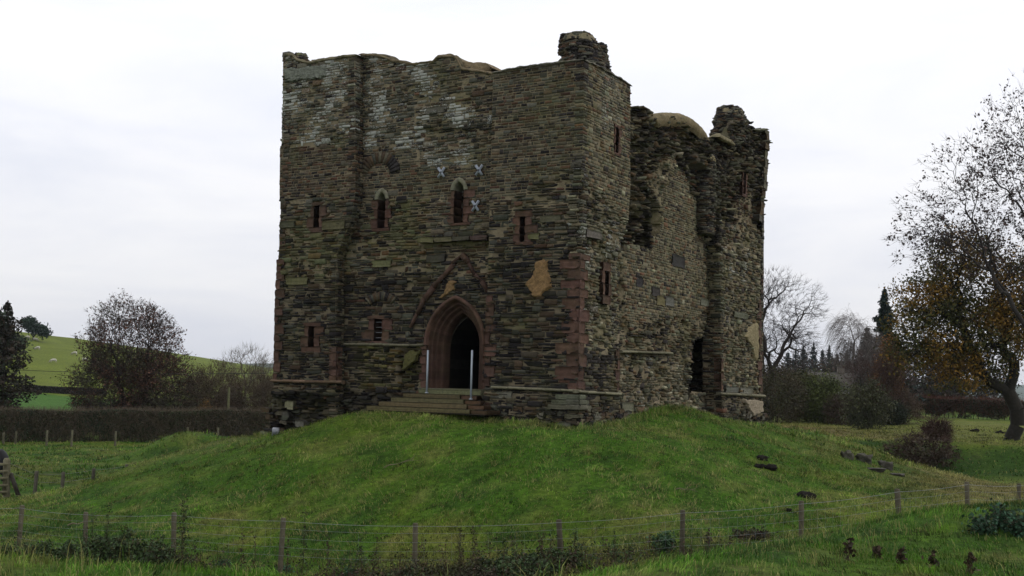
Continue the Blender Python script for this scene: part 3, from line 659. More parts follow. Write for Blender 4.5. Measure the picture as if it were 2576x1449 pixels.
# ---- side seen on the right
tEdge = lerp_px(FB, 0, [(1586, 215), (1587, 470), (1582, 560), (1565, 660), (1558, 800), (1557, 1010)], 'vu')
topNB = lerp_px(FB, 0, [(1466, 151), (1500, 164), (1540, 186), (1588, 216)], 'uv')
topC = lerp_px(FB, DN, [(1560, 262), (1592, 275), (1612, 290), (1625, 300), (1640, 292), (1690, 297), (1725, 312), (1748, 335), (1758, 352), (1768, 362), (1800, 372)], 'uv')
topF = lerp_px(FB, 0, [(1806, 405), (1812, 352), (1838, 350), (1850, 308), (1858, 302), (1890, 302), (1900, 326), (1934, 326)], 'uv')
rEdge = lerp_px(FB, 0, [(1933, 322), (1931, 380), (1929, 440), (1924, 500), (1918, 530), (1912, 560), (1919, 592), (1916, 650), (1914, 755), (1917, 985), (1920, 1080)], 'vu')
fEdge = lerp_px(FB, 0, [(1806, 390), (1808, 600), (1814, 700), (1814, 1080)], 'vu')
def botB(u): return -1.8
POLY = [(1700, 372), (1760, 440), (1800, 540), (1812, 600), (1812, 780), (1790, 800), (1768, 835), (1700, 792), (1650, 812), (1590, 850), (1572, 760), (1568, 640), (1640, 600), (1652, 480), (1675, 420)]
def inpoly(x, y, Pq):
    c = False; j = len(Pq) - 1
    for i in range(len(Pq)):
        (xi, yi), (xj, yj) = Pq[i], Pq[j]
        if (yi > y) != (yj > y) and x < (xj - xi) * (y - yi) / (yj - yi) + xi: c = not c
        j = i
    return c
def zoneBN(px, py, u, v):
    j = 14 * cn(px * .04, py * .04, 5)
    if py < 425 + (px - 1440) * .85 + j: return 'neatb'
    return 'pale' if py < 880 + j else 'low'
def zoneC(px, py, u, v):
    j = 10 * cn(px * .05, py * .05, 7); j2 = 10 * cn(px * .05, py * .05, 17)
    if inpoly(px + j, py + j2, POLY): return 'neatb'
    if py < 640: return 'core'
    return 'pale' if py > 900 else 'rough'
def zoneF(px, py, u, v):
    j = 14 * cn(px * .04, py * .04, 5)
    if px > 1858 and px < 1905 and 480 < py + j < 610: return 'med'
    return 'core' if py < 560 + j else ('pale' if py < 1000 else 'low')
def tintB(px, py, cc, ln):
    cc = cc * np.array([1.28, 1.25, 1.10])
    if 180 < py < 330 and 1510 < px < 1560: ln += .5
    if 560 < py < 640 and 1480 < px < 1640: ln += .2
    return cc, ln
def baseBN(u, v):
    b_ = .02 * cn(u * .8, v * .8, 11); px, py = pix(FB.p(u, v, 0)); lim = 425 + (px - 1440) * .85
    if py > lim and py < 900: b_ -= (.13 + .12 * cn(u * 1.6, v * 1.8, 12)) * min(1, (py - lim) / 60) * (1 - sm(860, 900, py))
    if v < -.12: b_ += .06 + .12 * sm(-.5, -1.0, v) * (.6 + cn(u * 2, v, 3))
    return float(b_)
def baseC(u, v):
    px, py = pix(FB.p(u, v, DN)); b_ = DN + .02 * cn(u * .8, v * .8, 13)
    if not inpoly(px, py, POLY):
        if py < 640: b_ += (.24 + .42 * cn(u * .9, v * .6, 14) + .22 * cn(u * 2.3, v * 2.4, 15)) * (1 - sm(560, 640, py))
        else: b_ += -.08 + .20 * cn(u * 1.3, v * 1.6, 16) + .10 * cn(u * 3.1, v * 3.6, 26)
    if px < 1640 and 470 < py < 625: b_ -= (.15 + .65 * sm(1598, 1608, px)) * (1 - sm(1636, 1642, px)) * sm(468, 500, py) * (1 - sm(610, 626, py))
    return float(b_)
def baseF(u, v):
    px, py = pix(FB.p(u, v, 0)); b_ = .06 * cn(u * 1.2, v * 1.3, 19)
    if py < 620: b_ += (.20 * cn(u * .9, v * .6, 20) + .18 * cn(u * 2.2, v * 2.4, 21) - .14)
    if px < 1845 and py < 640: b_ -= .18 * (1 - sm(1820, 1845, px))
    if v < -.1: b_ += .05
    return float(b_)
w7, k7 = slit(FB, 0, (1548, 1556), (322, 384), (.10, .20, .10, .12), None, 61, lab='very narrow tall slit near the top edge of the turret')
w8, k8 = slit(FB, 0, (1522, 1531), (682, 743), (.20, .20, .30, .30), None, 62, lab='narrow recess in a tall pink sandstone surround')
w9, k9 = slit(FB, 0, (1869, 1876), (432, 487), (.10, .22, .14, .02), None, 63, lab='tall narrow slit with pink sill high in the ragged turret')
sideN = masonry('turret_side', FB, lambda v: 0, tEdge, botB, topNB, baseBN, zoneBN, k7 + k8, turN, seed=71, tintf=tintB)
# breach at the foot of the side wall
bh = {}
br_L = lerp_px(FB, DN, [(1780, 780), (1772, 846), (1750, 858), (1744, 880), (1742, 905), (1738, 955), (1743, 992)], 'vu'); br_R = lerp_px(FB, DN, [(1784, 786), (1792, 830), (1796, 858), (1798, 900), (1796, 960), (1790, 988)], 'vu')
bT = FB.uv(1778, 786, DN)[1]; bB = FB.uv(1770, 988, DN)[1]
def breach(v):
    if not (bB < v < bT): return None
    j = .22 * cn(v * 4, 3, 2) + .1 * cn(v * 11, 5, 2); return (br_L(v) + j * .7, br_R(v) + .45)
wallB = masonry('curtain_wall', FB, lambda v: 2.6, lambda v: fEdge(v) + .1, botB, topC, baseC, zoneC, [breach], keep_root, seed=72, tintf=tintB, back_thick=2.8)
wallB['label'] = 'side wall with ragged core at the top and a dark breach at its foot'
turF = masonry('turret', FB, fEdge, rEdge, botB, topF, baseF, zoneF, k9, keep_root, seed=73, tintf=tintB)
turF['label'] = 'far right corner turret, rough and broken with rounded caps'
FRF = RFace(C0, UB, NB, -UB, fEdge)
def zr(px, py, u, v): return 'core' if py < 640 else 'rough'
rf = masonry('turret_side', FRF, lambda v: DN - .02, lambda v: 0.0, lambda u: -1.6, lambda u: FRF_top, lambda u, v: float(.07 * cn(u * 2, v * 1.3, 23)), zr, [], turF, seed=74) if False else None
_vt = FB.uv(1808, 402, 0)[1]
rf = masonry('turret_side', FRF, lambda v: DN - .25, lambda v: 0.0, lambda u: -1.6, lambda u: _vt, lambda u, v: float(.07 * cn(u * 2, v * 1.3, 23)), zr, [], turF, seed=74)
_gt = FB.uv(1631, 540, DN)[0]; _g0 = FB.uv(1620, 622, DN)[1]; _g1 = FB.uv(1620, 465, DN)[1]
masonry('groove_side', RFace(C0, UB, NB, -UB, lambda v: _gt + .06 * cn(v * 2, 4, 4)), lambda v: -1.6, lambda v: DN + .02, lambda u: _g0, lambda u: _g1, lambda u, v: float(.12 * cn(u * 2, v * 1.7, 27)), lambda *a: 'rubble', [], wallB, seed=77)
# breach sides: rough reveals going into the wall
FBR = RFace(C0 + NB * DN, UB, NB, -UB, lambda v: br_R(v) + .42)
build_parts = masonry('breach_side', FBR, lambda v: -1.9, lambda v: -.12, lambda u: bB + .1, lambda u: bT + .25, lambda u, v: float(.12 * cn(u * 2, v * 1.7, 24)), lambda *a: 'rubble', [], wallB, seed=75)
FBLf = RFace(C0 + NB * DN, UB, NB, UB, lambda v: br_L(v) - .02)
masonry('breach_side', FBLf, lambda v: -1.5, lambda v: -.05, lambda u: bB + .1, lambda u: bT + .1, lambda u, v: float(.1 * cn(u * 2, v * 1.7, 25)), lambda *a: 'rubble', [], wallB, seed=76)
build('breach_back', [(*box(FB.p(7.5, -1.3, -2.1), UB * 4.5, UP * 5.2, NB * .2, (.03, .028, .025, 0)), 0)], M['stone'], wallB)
w7(sideN) if False else w7(turN); w8(turN); w9(turF)
string_c(FB, .06, (1452, 985), (1560, 992), turN, GRS * 1.15, seed=4, r=.05); string_c(FB, DN + .05, (1562, 884), (1690, 889), wallB, GRS, seed=5, r=.05)
string_c(FB, .06, (1810, 990), (1922, 996), turF, GRS, seed=6, r=.06)
quoins(FB, None, tEdge, -1, 0, .05, FB.uv(1556, 876, 0)[1], turN, 45, (.2, .34), (.14, .2))
quoins(FB, None, fEdge, 1, 0, .1, FB.uv(1820, 900, 0)[1], turF, 46, (.25, .4), (.15, .22))
quoins(FB, None, rEdge, -1, 0, .15, FB.uv(1914, 752, 0)[1], turF, 47, (.35, .6), (.25, .35))
patch('plaster_patch', FB, 0, [(1893, 815), (1903, 808), (1906, 850), (1905, 905), (1898, 912), (1888, 872), (1872, 848), (1878, 832)], (.25, .21, .12), turF, M['plaster'], .09, 'tall tan plaster patch with yellow lichen')
patch('plaster_patch', FB, .05, [(1868, 1003), (1917, 1008), (1918, 1036), (1893, 1048), (1880, 1030)], (.30, .25, .18), turF, M['plaster'], .10, 'pale plaster patch at the turret foot')
big_stones(FB, 0, [(1860, 975, 1892, 990, (.13, .13, .10)), (1824, 972, 1856, 988, (.12, .12, .10)), (1845, 785, 1880, 800, (.10, .10, .07))], turF, 53)
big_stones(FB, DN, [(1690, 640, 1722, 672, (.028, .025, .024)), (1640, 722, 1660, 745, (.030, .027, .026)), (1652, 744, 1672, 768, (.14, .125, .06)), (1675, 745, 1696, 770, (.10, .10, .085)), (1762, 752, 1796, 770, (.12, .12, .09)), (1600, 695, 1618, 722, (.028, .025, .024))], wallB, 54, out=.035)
patch('render_patch', FA, 0, [(712, 172), (760, 170), (820, 163), (822, 190), (812, 197), (770, 200), (740, 205), (713, 206)], (.17, .18, .145), turL, M['plaster'], .07, 'smooth pale grey slab of render near the top left corner')
big_stones(FB, 0, [(1474, 580, 1512, 600, (.13, .125, .10)), (1562, 1012, 1592, 1035, (.13, .13, .09))], turN, 55)
# ---- rear and far sides of the tower, plainer, mostly out of sight
FL = Face(C0 + UA * LA, UB, UA); FRr = Face(C0 + UB * LB, UA, UB)
m3 = lambda *a: 'med'
masonry('curtain_wall', FL, lambda v: 0.0, lambda v: LB, lambda u: -2.6, lambda u: topL(12.6) - .3 + .5 * cn(u * .5, 2), lambda u, v: .03 * cn(u, v), lambda *a: 'med', [], keep_root, rowh=.16, cell=.5, seed=81)['label'] = 'far side wall of the tower'
masonry('curtain_wall', FRr, lambda v: 0.0, lambda v: LA, lambda u: -2.6, lambda u: 10.3 - .3 + .5 * cn(u * .5, 2), lambda u, v: .03 * cn(u, v), lambda *a: 'med', [], keep_root, rowh=.16, cell=.5, seed=82)['label'] = 'rear wall of the tower'
# inner wall seen through the gap beside the far turret
FI = Face(C0 + UB * 13.4, UA, -UB)
topI = lerp_px(FI, 0, [(1840, 300), (1822, 335), (1808, 348), (1796, 352), (1768, 357), (1740, 356)], 'uv')
masonry('inner_wall', FI, lambda v: .3, lambda v: 3.2, lambda u: 6.5, topI, lambda u, v: float(.08 * cn(u * 2, v * 2, 30)), lambda *a: 'inner', [], keep_root, seed=83)
build('light_block_slab', [(*box(FA.p(.95, 8.9, -LB + .9), UA * (LA - 1.9), UP * .15, NA * (LB - 2.0), (.12, .1, .07)), 0)], M['mortar'], keep_root)  # unseen slab added to keep daylight out of the hollow interior
# ---- mortar cappings along the broken tops
def cap(F, u0, u1, topf, d0, d1, bulge, parent, col=(.17, .135, .085), n=None, name='capping', lab=None, seed=1, drop=.07, over=.03):
    n = n or max(6, int((u1 - u0) / .10)); m_ = 12; V = []
    for i in range(n + 1):
        u = u0 + (u1 - u0) * i / n; t = topf(u); e_ = min(i, n - i) / n * (u1 - u0); endf = math.sqrt(max(0, 1 - (1 - min(1, e_ / max(.25, bulge * 1.3))) ** 2)) * .98 + .02; df = d0(u) if callable(d0) else d0; r = bulge * endf * (1 + .18 * cn(u * 1.1, 1, seed))
        for k in range(m_ + 1):
            if k == 0: dd, zz = df - .08, t - drop * endf
            elif k <= 7: a = -.7 + (k - 1) / 6 * (.7 + math.pi / 2); dd = df + over - r * .9 + r * .9 * math.cos(a); zz = t + (drop * .9 if a < 0 else r) * endf ** .3 * math.sin(a) 
            else: q = (k - 7) / (m_ - 7); dd = (df + over - r * .9) * (1 - q) + d1 * q; zz = t + r * (1 - q ** 3)
            V.append(F.p(u, zz + .03 * cn(u * 4, k * .5, seed) + .02 * cn(u * 11, k, seed), dd + .05 * cn(u * 3, k * .3, seed + 5)))
    q = m_ + 1; Fq = [[i * q + k, (i + 1) * q + k, (i + 1) * q + k + 1, i * q + k + 1] for i in range(n) for k in range(m_)]
    return tag(build(name, [(np.array(V), np.array(Fq), col)], M['capping'], parent, smooth=True), lab)
cap(FA, sEdge(9) - .02, leftE(9) + .02, topL, .02, -1.8, .05, turL, (.15, .13, .08), seed=1)
cap(FA, 3.3, sEdge(9) + .3, topM, DM + .02, DM - 1.8, .05, curt, (.16, .125, .075), seed=2)
cap(FA, -.03, 3.47, topN, .01, -3.4, .035, turN, (.15, .14, .11), seed=3, drop=.03)
cap(FB, -.03, tEdge(9) + .02, topNB, .01, -3.3, .035, turN, (.15, .14, .11), seed=4, drop=.03)
uu = [FA.uv(x, 160, DM)[0] for x in (1230, 1156)]
bt_ = lerp_px(FA, DM, [(1154, 152), (1165, 154), (1200, 156), (1224, 157), (1231, 164), (1236, 180)], 'uv')
cap(FA, uu[0] - .02, uu[1] + .1, lambda u: bt_(u) - .04, DM - .08, DM - 1.6, .05, curt, (.19, .145, .085), seed=6, drop=.42, lab='thick smooth hump of tan mortar capping')
tC = lambda x: FB.uv(x, 320, DN)[0]
dome = lerp_px(FB, DN, [(1590, 275), (1605, 281), (1620, 293), (1632, 295), (1650, 291), (1690, 293), (1715, 302), (1735, 318), (1750, 335), (1762, 354)], 'uv')
cap(FB, tC(1592), tC(1626), lambda u: dome(u) - .12, DN + .40, DN - 1.5, .22, wallB, (.15, .12, .07), seed=7, drop=.2, over=.06, lab='small rounded capping next to the near turret')
cap(FB, tC(1622), tC(1758), lambda u: dome(u) - .17, DN + .40, DN - 1.9, .27, wallB, (.17, .135, .075), seed=8, drop=.26, over=.07, lab='large rounded tan mortar capping')
cap(FB, FB.uv(1808, 350, 0)[0], FB.uv(1846, 350, 0)[0], lambda u: FB.uv(1830, 356, 0)[1] + .04 * cn(u * 4, 2, 2), .04, -.6, .18, turF, (.16, .14, .08), seed=10, drop=.07)
cap(FB, FB.uv(1900, 326, 0)[0], FB.uv(1932, 326, 0)[0] - .05, topF, .03, -1.2, .05, turF, (.15, .15, .11), seed=12)
er = random.Random(88); z_ = FB.uv(1916, 560, 0)[1]; eb = []
while z_ < topF(17.2) - .05:
    h_ = er.uniform(.2, .45); eu = rEdge(z_); w_ = er.uniform(.3, .6); eb.append(rblock(FB, eu - w_, eu + er.uniform(-.03, .04), z_, min(z_ + h_, topF(17.2) + .05), -.6, .06 + er.uniform(0, .08), PAL[er.choice(['gy', 'ol', 'gn', 'br'])] * 1.1, er, .03)); z_ += h_
build('edge_blocks', eb, M['stone'], turF)
def rubble_mass(name, base, a, b_, z0, z1, prof, parent, seed, capcol=None, lean=(0, 0), style='core', lab=None):
    """free-standing broken lump of masonry: rings of stones round a mortar core, on plan axes UA, UB"""
    rnd = random.Random(seed); S = []; z = z0; parts = []; rings = []
    while z < z1:
        h = rnd.uniform(.05, .10); f = prof((z - z0) / (z1 - z0)); cx = lean[0] * (z - z0) + .10 * cn(z * 2.3, seed, 1); cy = lean[1] * (z - z0) + .10 * cn(z * 2.3, seed, 6); f *= 1 + .12 * cn(z * 3.1, seed, 3)
        n = max(8, int(2 * math.pi * max(a, b_) * f / .22))
        for k in range(n):
            th = 2 * math.pi * (k + rnd.random() * .6) / n; rr = 1 / (abs(math.cos(th)) ** 3 + abs(math.sin(th)) ** 3) ** (1 / 3) * (1 + .10 * cn(math.cos(th) * 2, math.sin(th) * 2 + z * 1.3, seed) + rnd.uniform(-.06, .06))
            c = base + UA * (math.cos(th) * a * f * rr + cx) + UB * (math.sin(th) * b_ * f * rr + cy); c[2] = z
            out = UA * math.cos(th) + UB * math.sin(th); ta = np.cross(UP, out); w = rnd.uniform(.14, .36); dp = .3
            rot = rnd.uniform(-.3, .3); o2 = out * math.cos(rot) + ta * math.sin(rot); t2 = np.cross(UP, o2)
            col = PAL[rnd.choices(*PW['c'])[0]] * rnd.uniform(.7, 1.2)
            V, Fq, _ = box(c - t2 * w / 2 - o2 * dp, t2 * w, o2 * dp, UP * (h - .012), col); V = V + np.array([[rnd.gauss(0, .014) for _ in range(3)] for _ in range(8)])
            parts.append((V, Fq, np.append(col, rnd.uniform(0, .5)), 0))
        rings.append((z, f, cx, cy)); z += h
    V = []
    for (z, f, cx, cy) in rings + [(z1, .02, rings[-1][2], rings[-1][3])]:
        for k in range(16): th = 2 * math.pi * k / 16; q = base + UA * (math.cos(th) * a * f * .86 + cx) + UB * (math.sin(th) * b_ * f * .86 + cy); q[2] = z; V.append(q)
    Fq = [[r * 16 + k, r * 16 + (k + 1) % 16, (r + 1) * 16 + (k + 1) % 16, (r + 1) * 16 + k] for r in range(len(rings)) for k in range(16)]
    parts.append((np.array(V), np.array(Fq), (.12, .1, .065, 0), 1))
    if capcol is not None:
        V = []; z, f, cx, cy = rings[-2]
        for r in range(6):
            q_ = r / 5
            for k in range(20):
                th = 2 * math.pi * k / 20; rr = f * 1.16 * math.cos(q_ * math.pi / 2) ** .5 * (1 + .12 * cn(math.cos(th) * 2, math.sin(th) * 2, seed)); q = base + UA * (math.cos(th) * a * rr + cx) + UB * (math.sin(th) * b_ * rr + cy); q[2] = z1 - .26 + .34 * math.sin(q_ * math.pi / 2) + .04 * cn(th, q_ * 2, seed); V.append(q)
        Fq = [[r * 20 + k, r * 20 + (k + 1) % 20, (r + 1) * 20 + (k + 1) % 20, (r + 1) * 20 + k] for r in range(5) for k in range(20)]
        parts.append((np.array(V), np.array(Fq), np.append(capcol, 0), 2))
    return tag(build(name, parts, [M['stone'], M['mortar'], M['capping']], parent), lab)
def pl(s_, t_): return C0 + UA * s_ + UB * t_
rubble_mass('chimney_stump', pl(1.0, 1.85), .70, .72, 10.1, 11.93, lambda q: 1.16 - .50 * q ** 1.5 + .05 * math.sin(q * 9), turN, 5, (.17, .145, .09), lean=(.12, -.02), lab='leaning stump of broken wall with rounded cap on the turret top')
rubble_mass('wall_stub', pl(.85, 2.45), .50, .52, 10.1, 11.72, lambda q: 1.12 - .55 * q ** 1.1, turN, 6, None)
qv = FB.uv(1790, 405, DN)[1]
rubble_mass('wall_stub', pl(.45, 11.35), .42, .55, qv - 3.2, qv + .02, lambda q: .82 + .2 * math.sin(q * 3), turF, 8, (.21, .18, .10), lab='lower broken stub with pale rounded cap')
rubble_mass('wall_stub', pl(.75, 15.0), .7, .9, 10.8, FB.uv(1872, 292, -.7)[1] - .05, lambda q: 1.0 - .35 * q ** 2, turF, 9, (.2, .17, .10))
rubble_mass('wall_stub', pl(12.25, .3), .28, .25, FA.uv(725, 160, 0)[1] - .3, FA.uv(725, 139, 0)[1] + .02, lambda q: 1.0 - .2 * q ** 2, turL, 10, (.12, .12, .06))
# rough footing stones at the near corner and left corner
rnd = random.Random(77); 
for (F, n, u0, u1, zb, zt) in ((FA, 46, -.15, 3.4, -1.35, -.62), (FB, 60, -.15, 3.2, -1.3, -.62), (FA, 24, 8.2, 12.7, -2.3, -1.5), (FA, 10, 11.6, 12.8, -2.0, -1.0), (FB, 24, 14.5, 17.4, -1.6, -.8)):
    ft = []
    for k in range(n):
        u = rnd.uniform(u0, u1); v = rnd.uniform(zb, zt); w = rnd.uniform(.18, .5); h = rnd.uniform(.08, .24); d = .10 + rnd.uniform(0, .2) * (1 - (v - zb) / (zt - zb))
        ft.append(rblock(F, u, u + w, v, v + h, -.3, d, PAL[rnd.choice(['ol', 'gy', 'dk', 'br', 'pl'])] * .9, rnd, .035))
    build('footing', ft, M['stone'], keep_root)
# sloping plinth foot under the near quoins
build('plinth', [rblock(FA, -.12 - .05 * k, .75 + .1 * k, -.12 - .16 * (k + 1), -.12 - .16 * k, -.3, .10 + .06 * k, (.10, .10, .07), rnd) for k in range(3)] + [rblock(FB, -.12 - .05 * k, .45 + .06 * k, -.12 - .16 * (k + 1), -.12 - .16 * k, -.3, .10 + .06 * k, (.10, .10, .07), rnd) for k in range(3)], M['stone'], turN)

# ------------------------------------------------------------------ timber steps, posts
su0 = FA.uv(1222, 1000, .6)[0]; st_root = empty('steps', FA.p(DC, -1.1, .8), 'flight of weathered timber sleeper steps leading up to the doorway', 'steps')
zt = [DVB - .04, DVB - .19, DVB - .34, DVB - .49, DVB - .64]; rnd = random.Random(9)
rows = [(1052, 1208, -.14), (1013, 1196, .18), (982, 1206, .50), (951, 1214, .82), (920, 1222, 1.14)]
for k, (xl, xr, dd) in enumerate(rows):
    yy = 987 + 14 * k; ul = FA.uv(xl, yy, DM + .3 + dd)[0]; ur = FA.uv(xr, yy, DM + .3 + dd)[0]; dF = DM + .3 + dd
    um = ur + .62 * (1 if k else .0); c = np.array([.100, .086, .042]) * rnd.uniform(.85, 1.1)
    if k == 0: build('threshold', [rblock(FA, ur, ul, zt[0] - .16, zt[0], DM - .5, dF, (.14, .135, .075), rnd, .01)], M['stone'], st_root); continue
    build('sleeper', [rblock(FA, um + .01, ul, zt[k] - .15, zt[k], DM - .2, dF, c, rnd, .006)], M['wood'], st_root)
    build('sleeper', [rblock(FA, ur, um - .01, zt[k] - .16, zt[k] - .03, DM - .2, dF - .06, np.array([.075, .045, .024]), rnd, .006)], M['wood'], st_root)
    build('tread', [rblock(FA, ur + .03, ul - .05, zt[k] - .19, zt[k] - .15, DM - .2, dF - .03, (.035, .03, .02), rnd, .004)], M['wood'], st_root)
def pole(px, y0, y1, d, lab):
    u, v1 = FA.uv(px[0], y0, d); v0 = FA.uv(px[1], y1, d)[1]; O = FA.p(u, v0, d)
    r = empty('handrail_post', O, lab, 'post', 'bare galvanised posts at the castle doorway'); w = .05
    V = [(*box(O - UA * w / 2 - NA * w / 2, UA * w, NA * w, UP * (v1 - v0), (.30, .34, .38)),)]
    build('shaft', V, M['metal'], r)
    build('foot_plate', [box(O - UA * w * .9 - NA * w * .9 - UP * .03, UA * w * 1.8, NA * w * 1.8, UP * .035, (.35, .38, .42))], M['metal'], r)
pole((1077, 1073), 881, 987, DM + .45, 'grey galvanised post standing left of the doorway'); pole((1188, 1184), 881, 1003, DM + .75, 'grey galvanised post standing right of the doorway, in front of the dark opening')
# ------------------------------------------------------------------ trees
def grow_tree(base, tips, r0, r_, lean=None, up=.25, wob=.10, split=2, first=.35, stem=None):
    """branch skeleton reaching every tip: repeated splitting of the tips into two groups. returns segments p0,p1,r0,r1"""
    segs = []; N0 = len(tips)
    def seg(p, q, ra, rb, n):
        k = 3 if n > 30 else 2; L_ = np.linalg.norm(q - p); prev = p; off = r_.normal(0, 1, 3) * L_ * wob
        for i in range(1, k + 1):
            t = i / k; c = p + (q - p) * t + off * math.sin(math.pi * t); segs.append((prev, c, ra + (rb - ra) * (i - 1) / k, ra + (rb - ra) * t)); prev = c
    def rec(node, pts, ra, depth):
        n = len(pts)
        if n <= 2:
            for q in pts: seg(node, q, min(ra, r0 * (1 / N0) ** .5 * 1.1), r0 * (1 / N0) ** .5 * .6, 1)
            return
        d = pts - node; ctr = pts.mean(0); v = pts - ctr
        ax = r_.normal(0, 1, 3)
        for _ in range(3): ax = v.T @ (v @ ax); ax /= np.linalg.norm(ax) + 1e-9
        pr = v @ ax + r_.normal(0, .15, n) * v.std(); o = np.argsort(pr); cut = int(n * r_.uniform(.35, .65)); cut = max(1, min(n - 1, cut))
        for g in (o[:cut], o[cut:]):
            P = pts[g]; c = P.mean(0); m_ = len(P); f = r_.uniform(.30, .46) if m_ > 2 else .55
            q = node + (c - node) * f; q[2] += up * np.linalg.norm(c - node) * f * (.25 if depth > 2 else .6) * r_.uniform(.2, 1)
            rb = r0 * (m_ / N0) ** .5; seg(node, q, min(ra, rb * 1.15), rb, m_); rec(q, P, rb, depth + 1)
    base = np.array(base, float); top = np.array(tips).mean(0)
    fork = stem if stem is not None else base + (top - base) * first * np.array([.5, .5, 1])
    fork = np.array(fork, float); seg(base, base + (fork - base) * .12, r0 * 1.45, r0 * 1.08, 1); seg(base + (fork - base) * .12, fork, r0 * 1.08, r0, 40); rec(fork, np.array(tips, float), r0, 0)
    return segs
def seg_mesh(segs, col, r_, n=3):
    A = np.array([s[0] for s in segs]); B = np.array([s[1] for s in segs]); ra = np.array([s[2] for s in segs]); rb = np.array([s[3] for s in segs])
    T = B - A; T /= np.linalg.norm(T, axis=1, keepdims=True) + 1e-9; ref = np.where(np.abs(T[:, 2:3]) < .9, np.array([[0, 0, 1.0]]), np.array([[1.0, 0, 0]]))
    X = np.cross(T, ref); X /= np.linalg.norm(X, axis=1, keepdims=True) + 1e-9; Y = np.cross(T, X); P = []
    for c, r in ((A, ra), (B, rb)):
        for k in range(n): th = 2 * math.pi * k / n; P.append(c + (X * math.cos(th) + Y * math.sin(th)) * r[:, None])
    P = np.stack(P, 1); m_ = len(A); b_ = (np.arange(m_) * 2 * n)[:, None, None]
    q = np.array([[k, (k + 1) % n, n + (k + 1) % n, n + k] for k in range(n)]); Fq = (b_ + q[None]).reshape(-1, 4)
    cc = np.array(col) * r_.uniform(.8, 1.2, (m_, 1)); return (P.reshape(-1, 3), Fq, np.repeat(cc, 2 * n, 0))
def leaf_quads(C, size, cols, r_, flat=0, asp=.6):
    """small folded leaves / leaf sprays at the given centres"""
    n = len(C); a = r_.normal(0, 1, (n, 3)); a[:, 2] *= (1 - flat); a /= np.linalg.norm(a, axis=1, keepdims=True) + 1e-9
    b_ = r_.normal(0, 1, (n, 3)); b_[:, 2] *= (1 - flat); b_ -= a * (a * b_).sum(1, keepdims=True); b_ /= np.linalg.norm(b_, axis=1, keepdims=True) + 1e-9
    s = (size * r_.uniform(.55, 1.35, n))[:, None]; w = s * asp
    V = np.stack([C - a * s * .5, C + b_ * w * .5, C + a * s * .5, C - b_ * w * .5 ], 1).reshape(-1, 3)
    Fq = np.arange(n * 4).reshape(-1, 4); cols = np.array(cols); ci = np.clip(((fbm(C[:, 0] * .55 + 40, C[:, 2] * .55 + 9, 2) - .5) * 1.5 + .5 + r_.normal(0, .22, n)) * len(cols), 0, len(cols) - 1).astype(int); cc = cols[ci] * r_.uniform(.65, 1.35, (n, 1))
    return (V, Fq, np.repeat(cc, 4, 0))
def ellipsoid_tips(c, R_, n, r_, shell=.45, low=-1.0, flat_noise=.25, seed=0):
    out = []; c = np.array(c, float); R_ = np.array(R_, float)
    while len(out) < n:
        d = r_.normal(0, 1, 3); d /= np.linalg.norm(d)
        if d[2] < low: continue
        k = (r_.uniform(shell ** 3, 1)) ** (1 / 3) * (1 + flat_noise * mnoise.noise(Vector(d * 2.2) + Vector((seed, 0, 0))))
        if mnoise.noise(Vector(d * k * 3.1) + Vector((seed + 5, 2, 0))) < -.28: continue
        out.append(c + d * R_ * k)
    return np.array(out)
def twigs(tips, base, n_each, L_, r, r_, droop=0, up=.3):
    S = []; ctr = tips.mean(0)
    for p in tips:
        o = p - ctr; o = o / (np.linalg.norm(o) + 1e-9)
        for k in range(n_each):
            d = o + r_.normal(0, .55, 3); d[2] += up - droop; d /= np.linalg.norm(d) + 1e-9; l = L_ * r_.uniform(.4, 1.2); m_ = p + d * l * .5; q = p + d * l
            q[2] -= droop * l * .5; S.append((p, m_, r, r * .7)); S.append((m_, q, r * .7, r * .3))
    return S
def tree(name, label, cat, base, blobs, n, r0, seed, bark=(.05, .042, .034), twn=2, twL=.5, twr=.007, leaves=0, lsize=.12, lcols=None, group=None, droop=0, up=.25, fork=None, first=.35, lspread=.25, thick=.05, wob=.10, shell=.45, low=-1.0):
    r_ = np.random.default_rng(seed); base = np.array(base, float); T = []
    tot = sum(R_[0] * R_[2] for _, R_ in blobs)
    for i, (c, R_) in enumerate(blobs): T.append(ellipsoid_tips(c, R_, max(8, int(n * R_[0] * R_[2] / tot)), r_, shell=shell, low=low, seed=seed + i * 3))
    T = np.concatenate(T); segs = grow_tree(base - np.array([0, 0, .3]), T, r0, r_, up=up, first=first, stem=fork, wob=wob)
    big = [s for s in segs if s[2] >= thick]; small = [s for s in segs if s[2] < thick] + twigs(T, base, twn, twL, twr, r_, droop=droop)
    root = empty(name, base, label, cat, group)
    if not big: big = segs[:3]
    build('trunk', [seg_mesh(big, bark, r_, 7)], M['bark'], root, smooth=True)
    parts = [(*seg_mesh(small, np.array(bark) * .9, r_, 3), 0)]
    if leaves:
        idx = r_.integers(0, len(T), leaves); C = T[idx] + r_.normal(0, lspread, (leaves, 3)); parts.append((*leaf_quads(C, lsize, lcols, r_), 1))
    build('crown', parts, [M['bark'], M['leaf']], root)
    return root
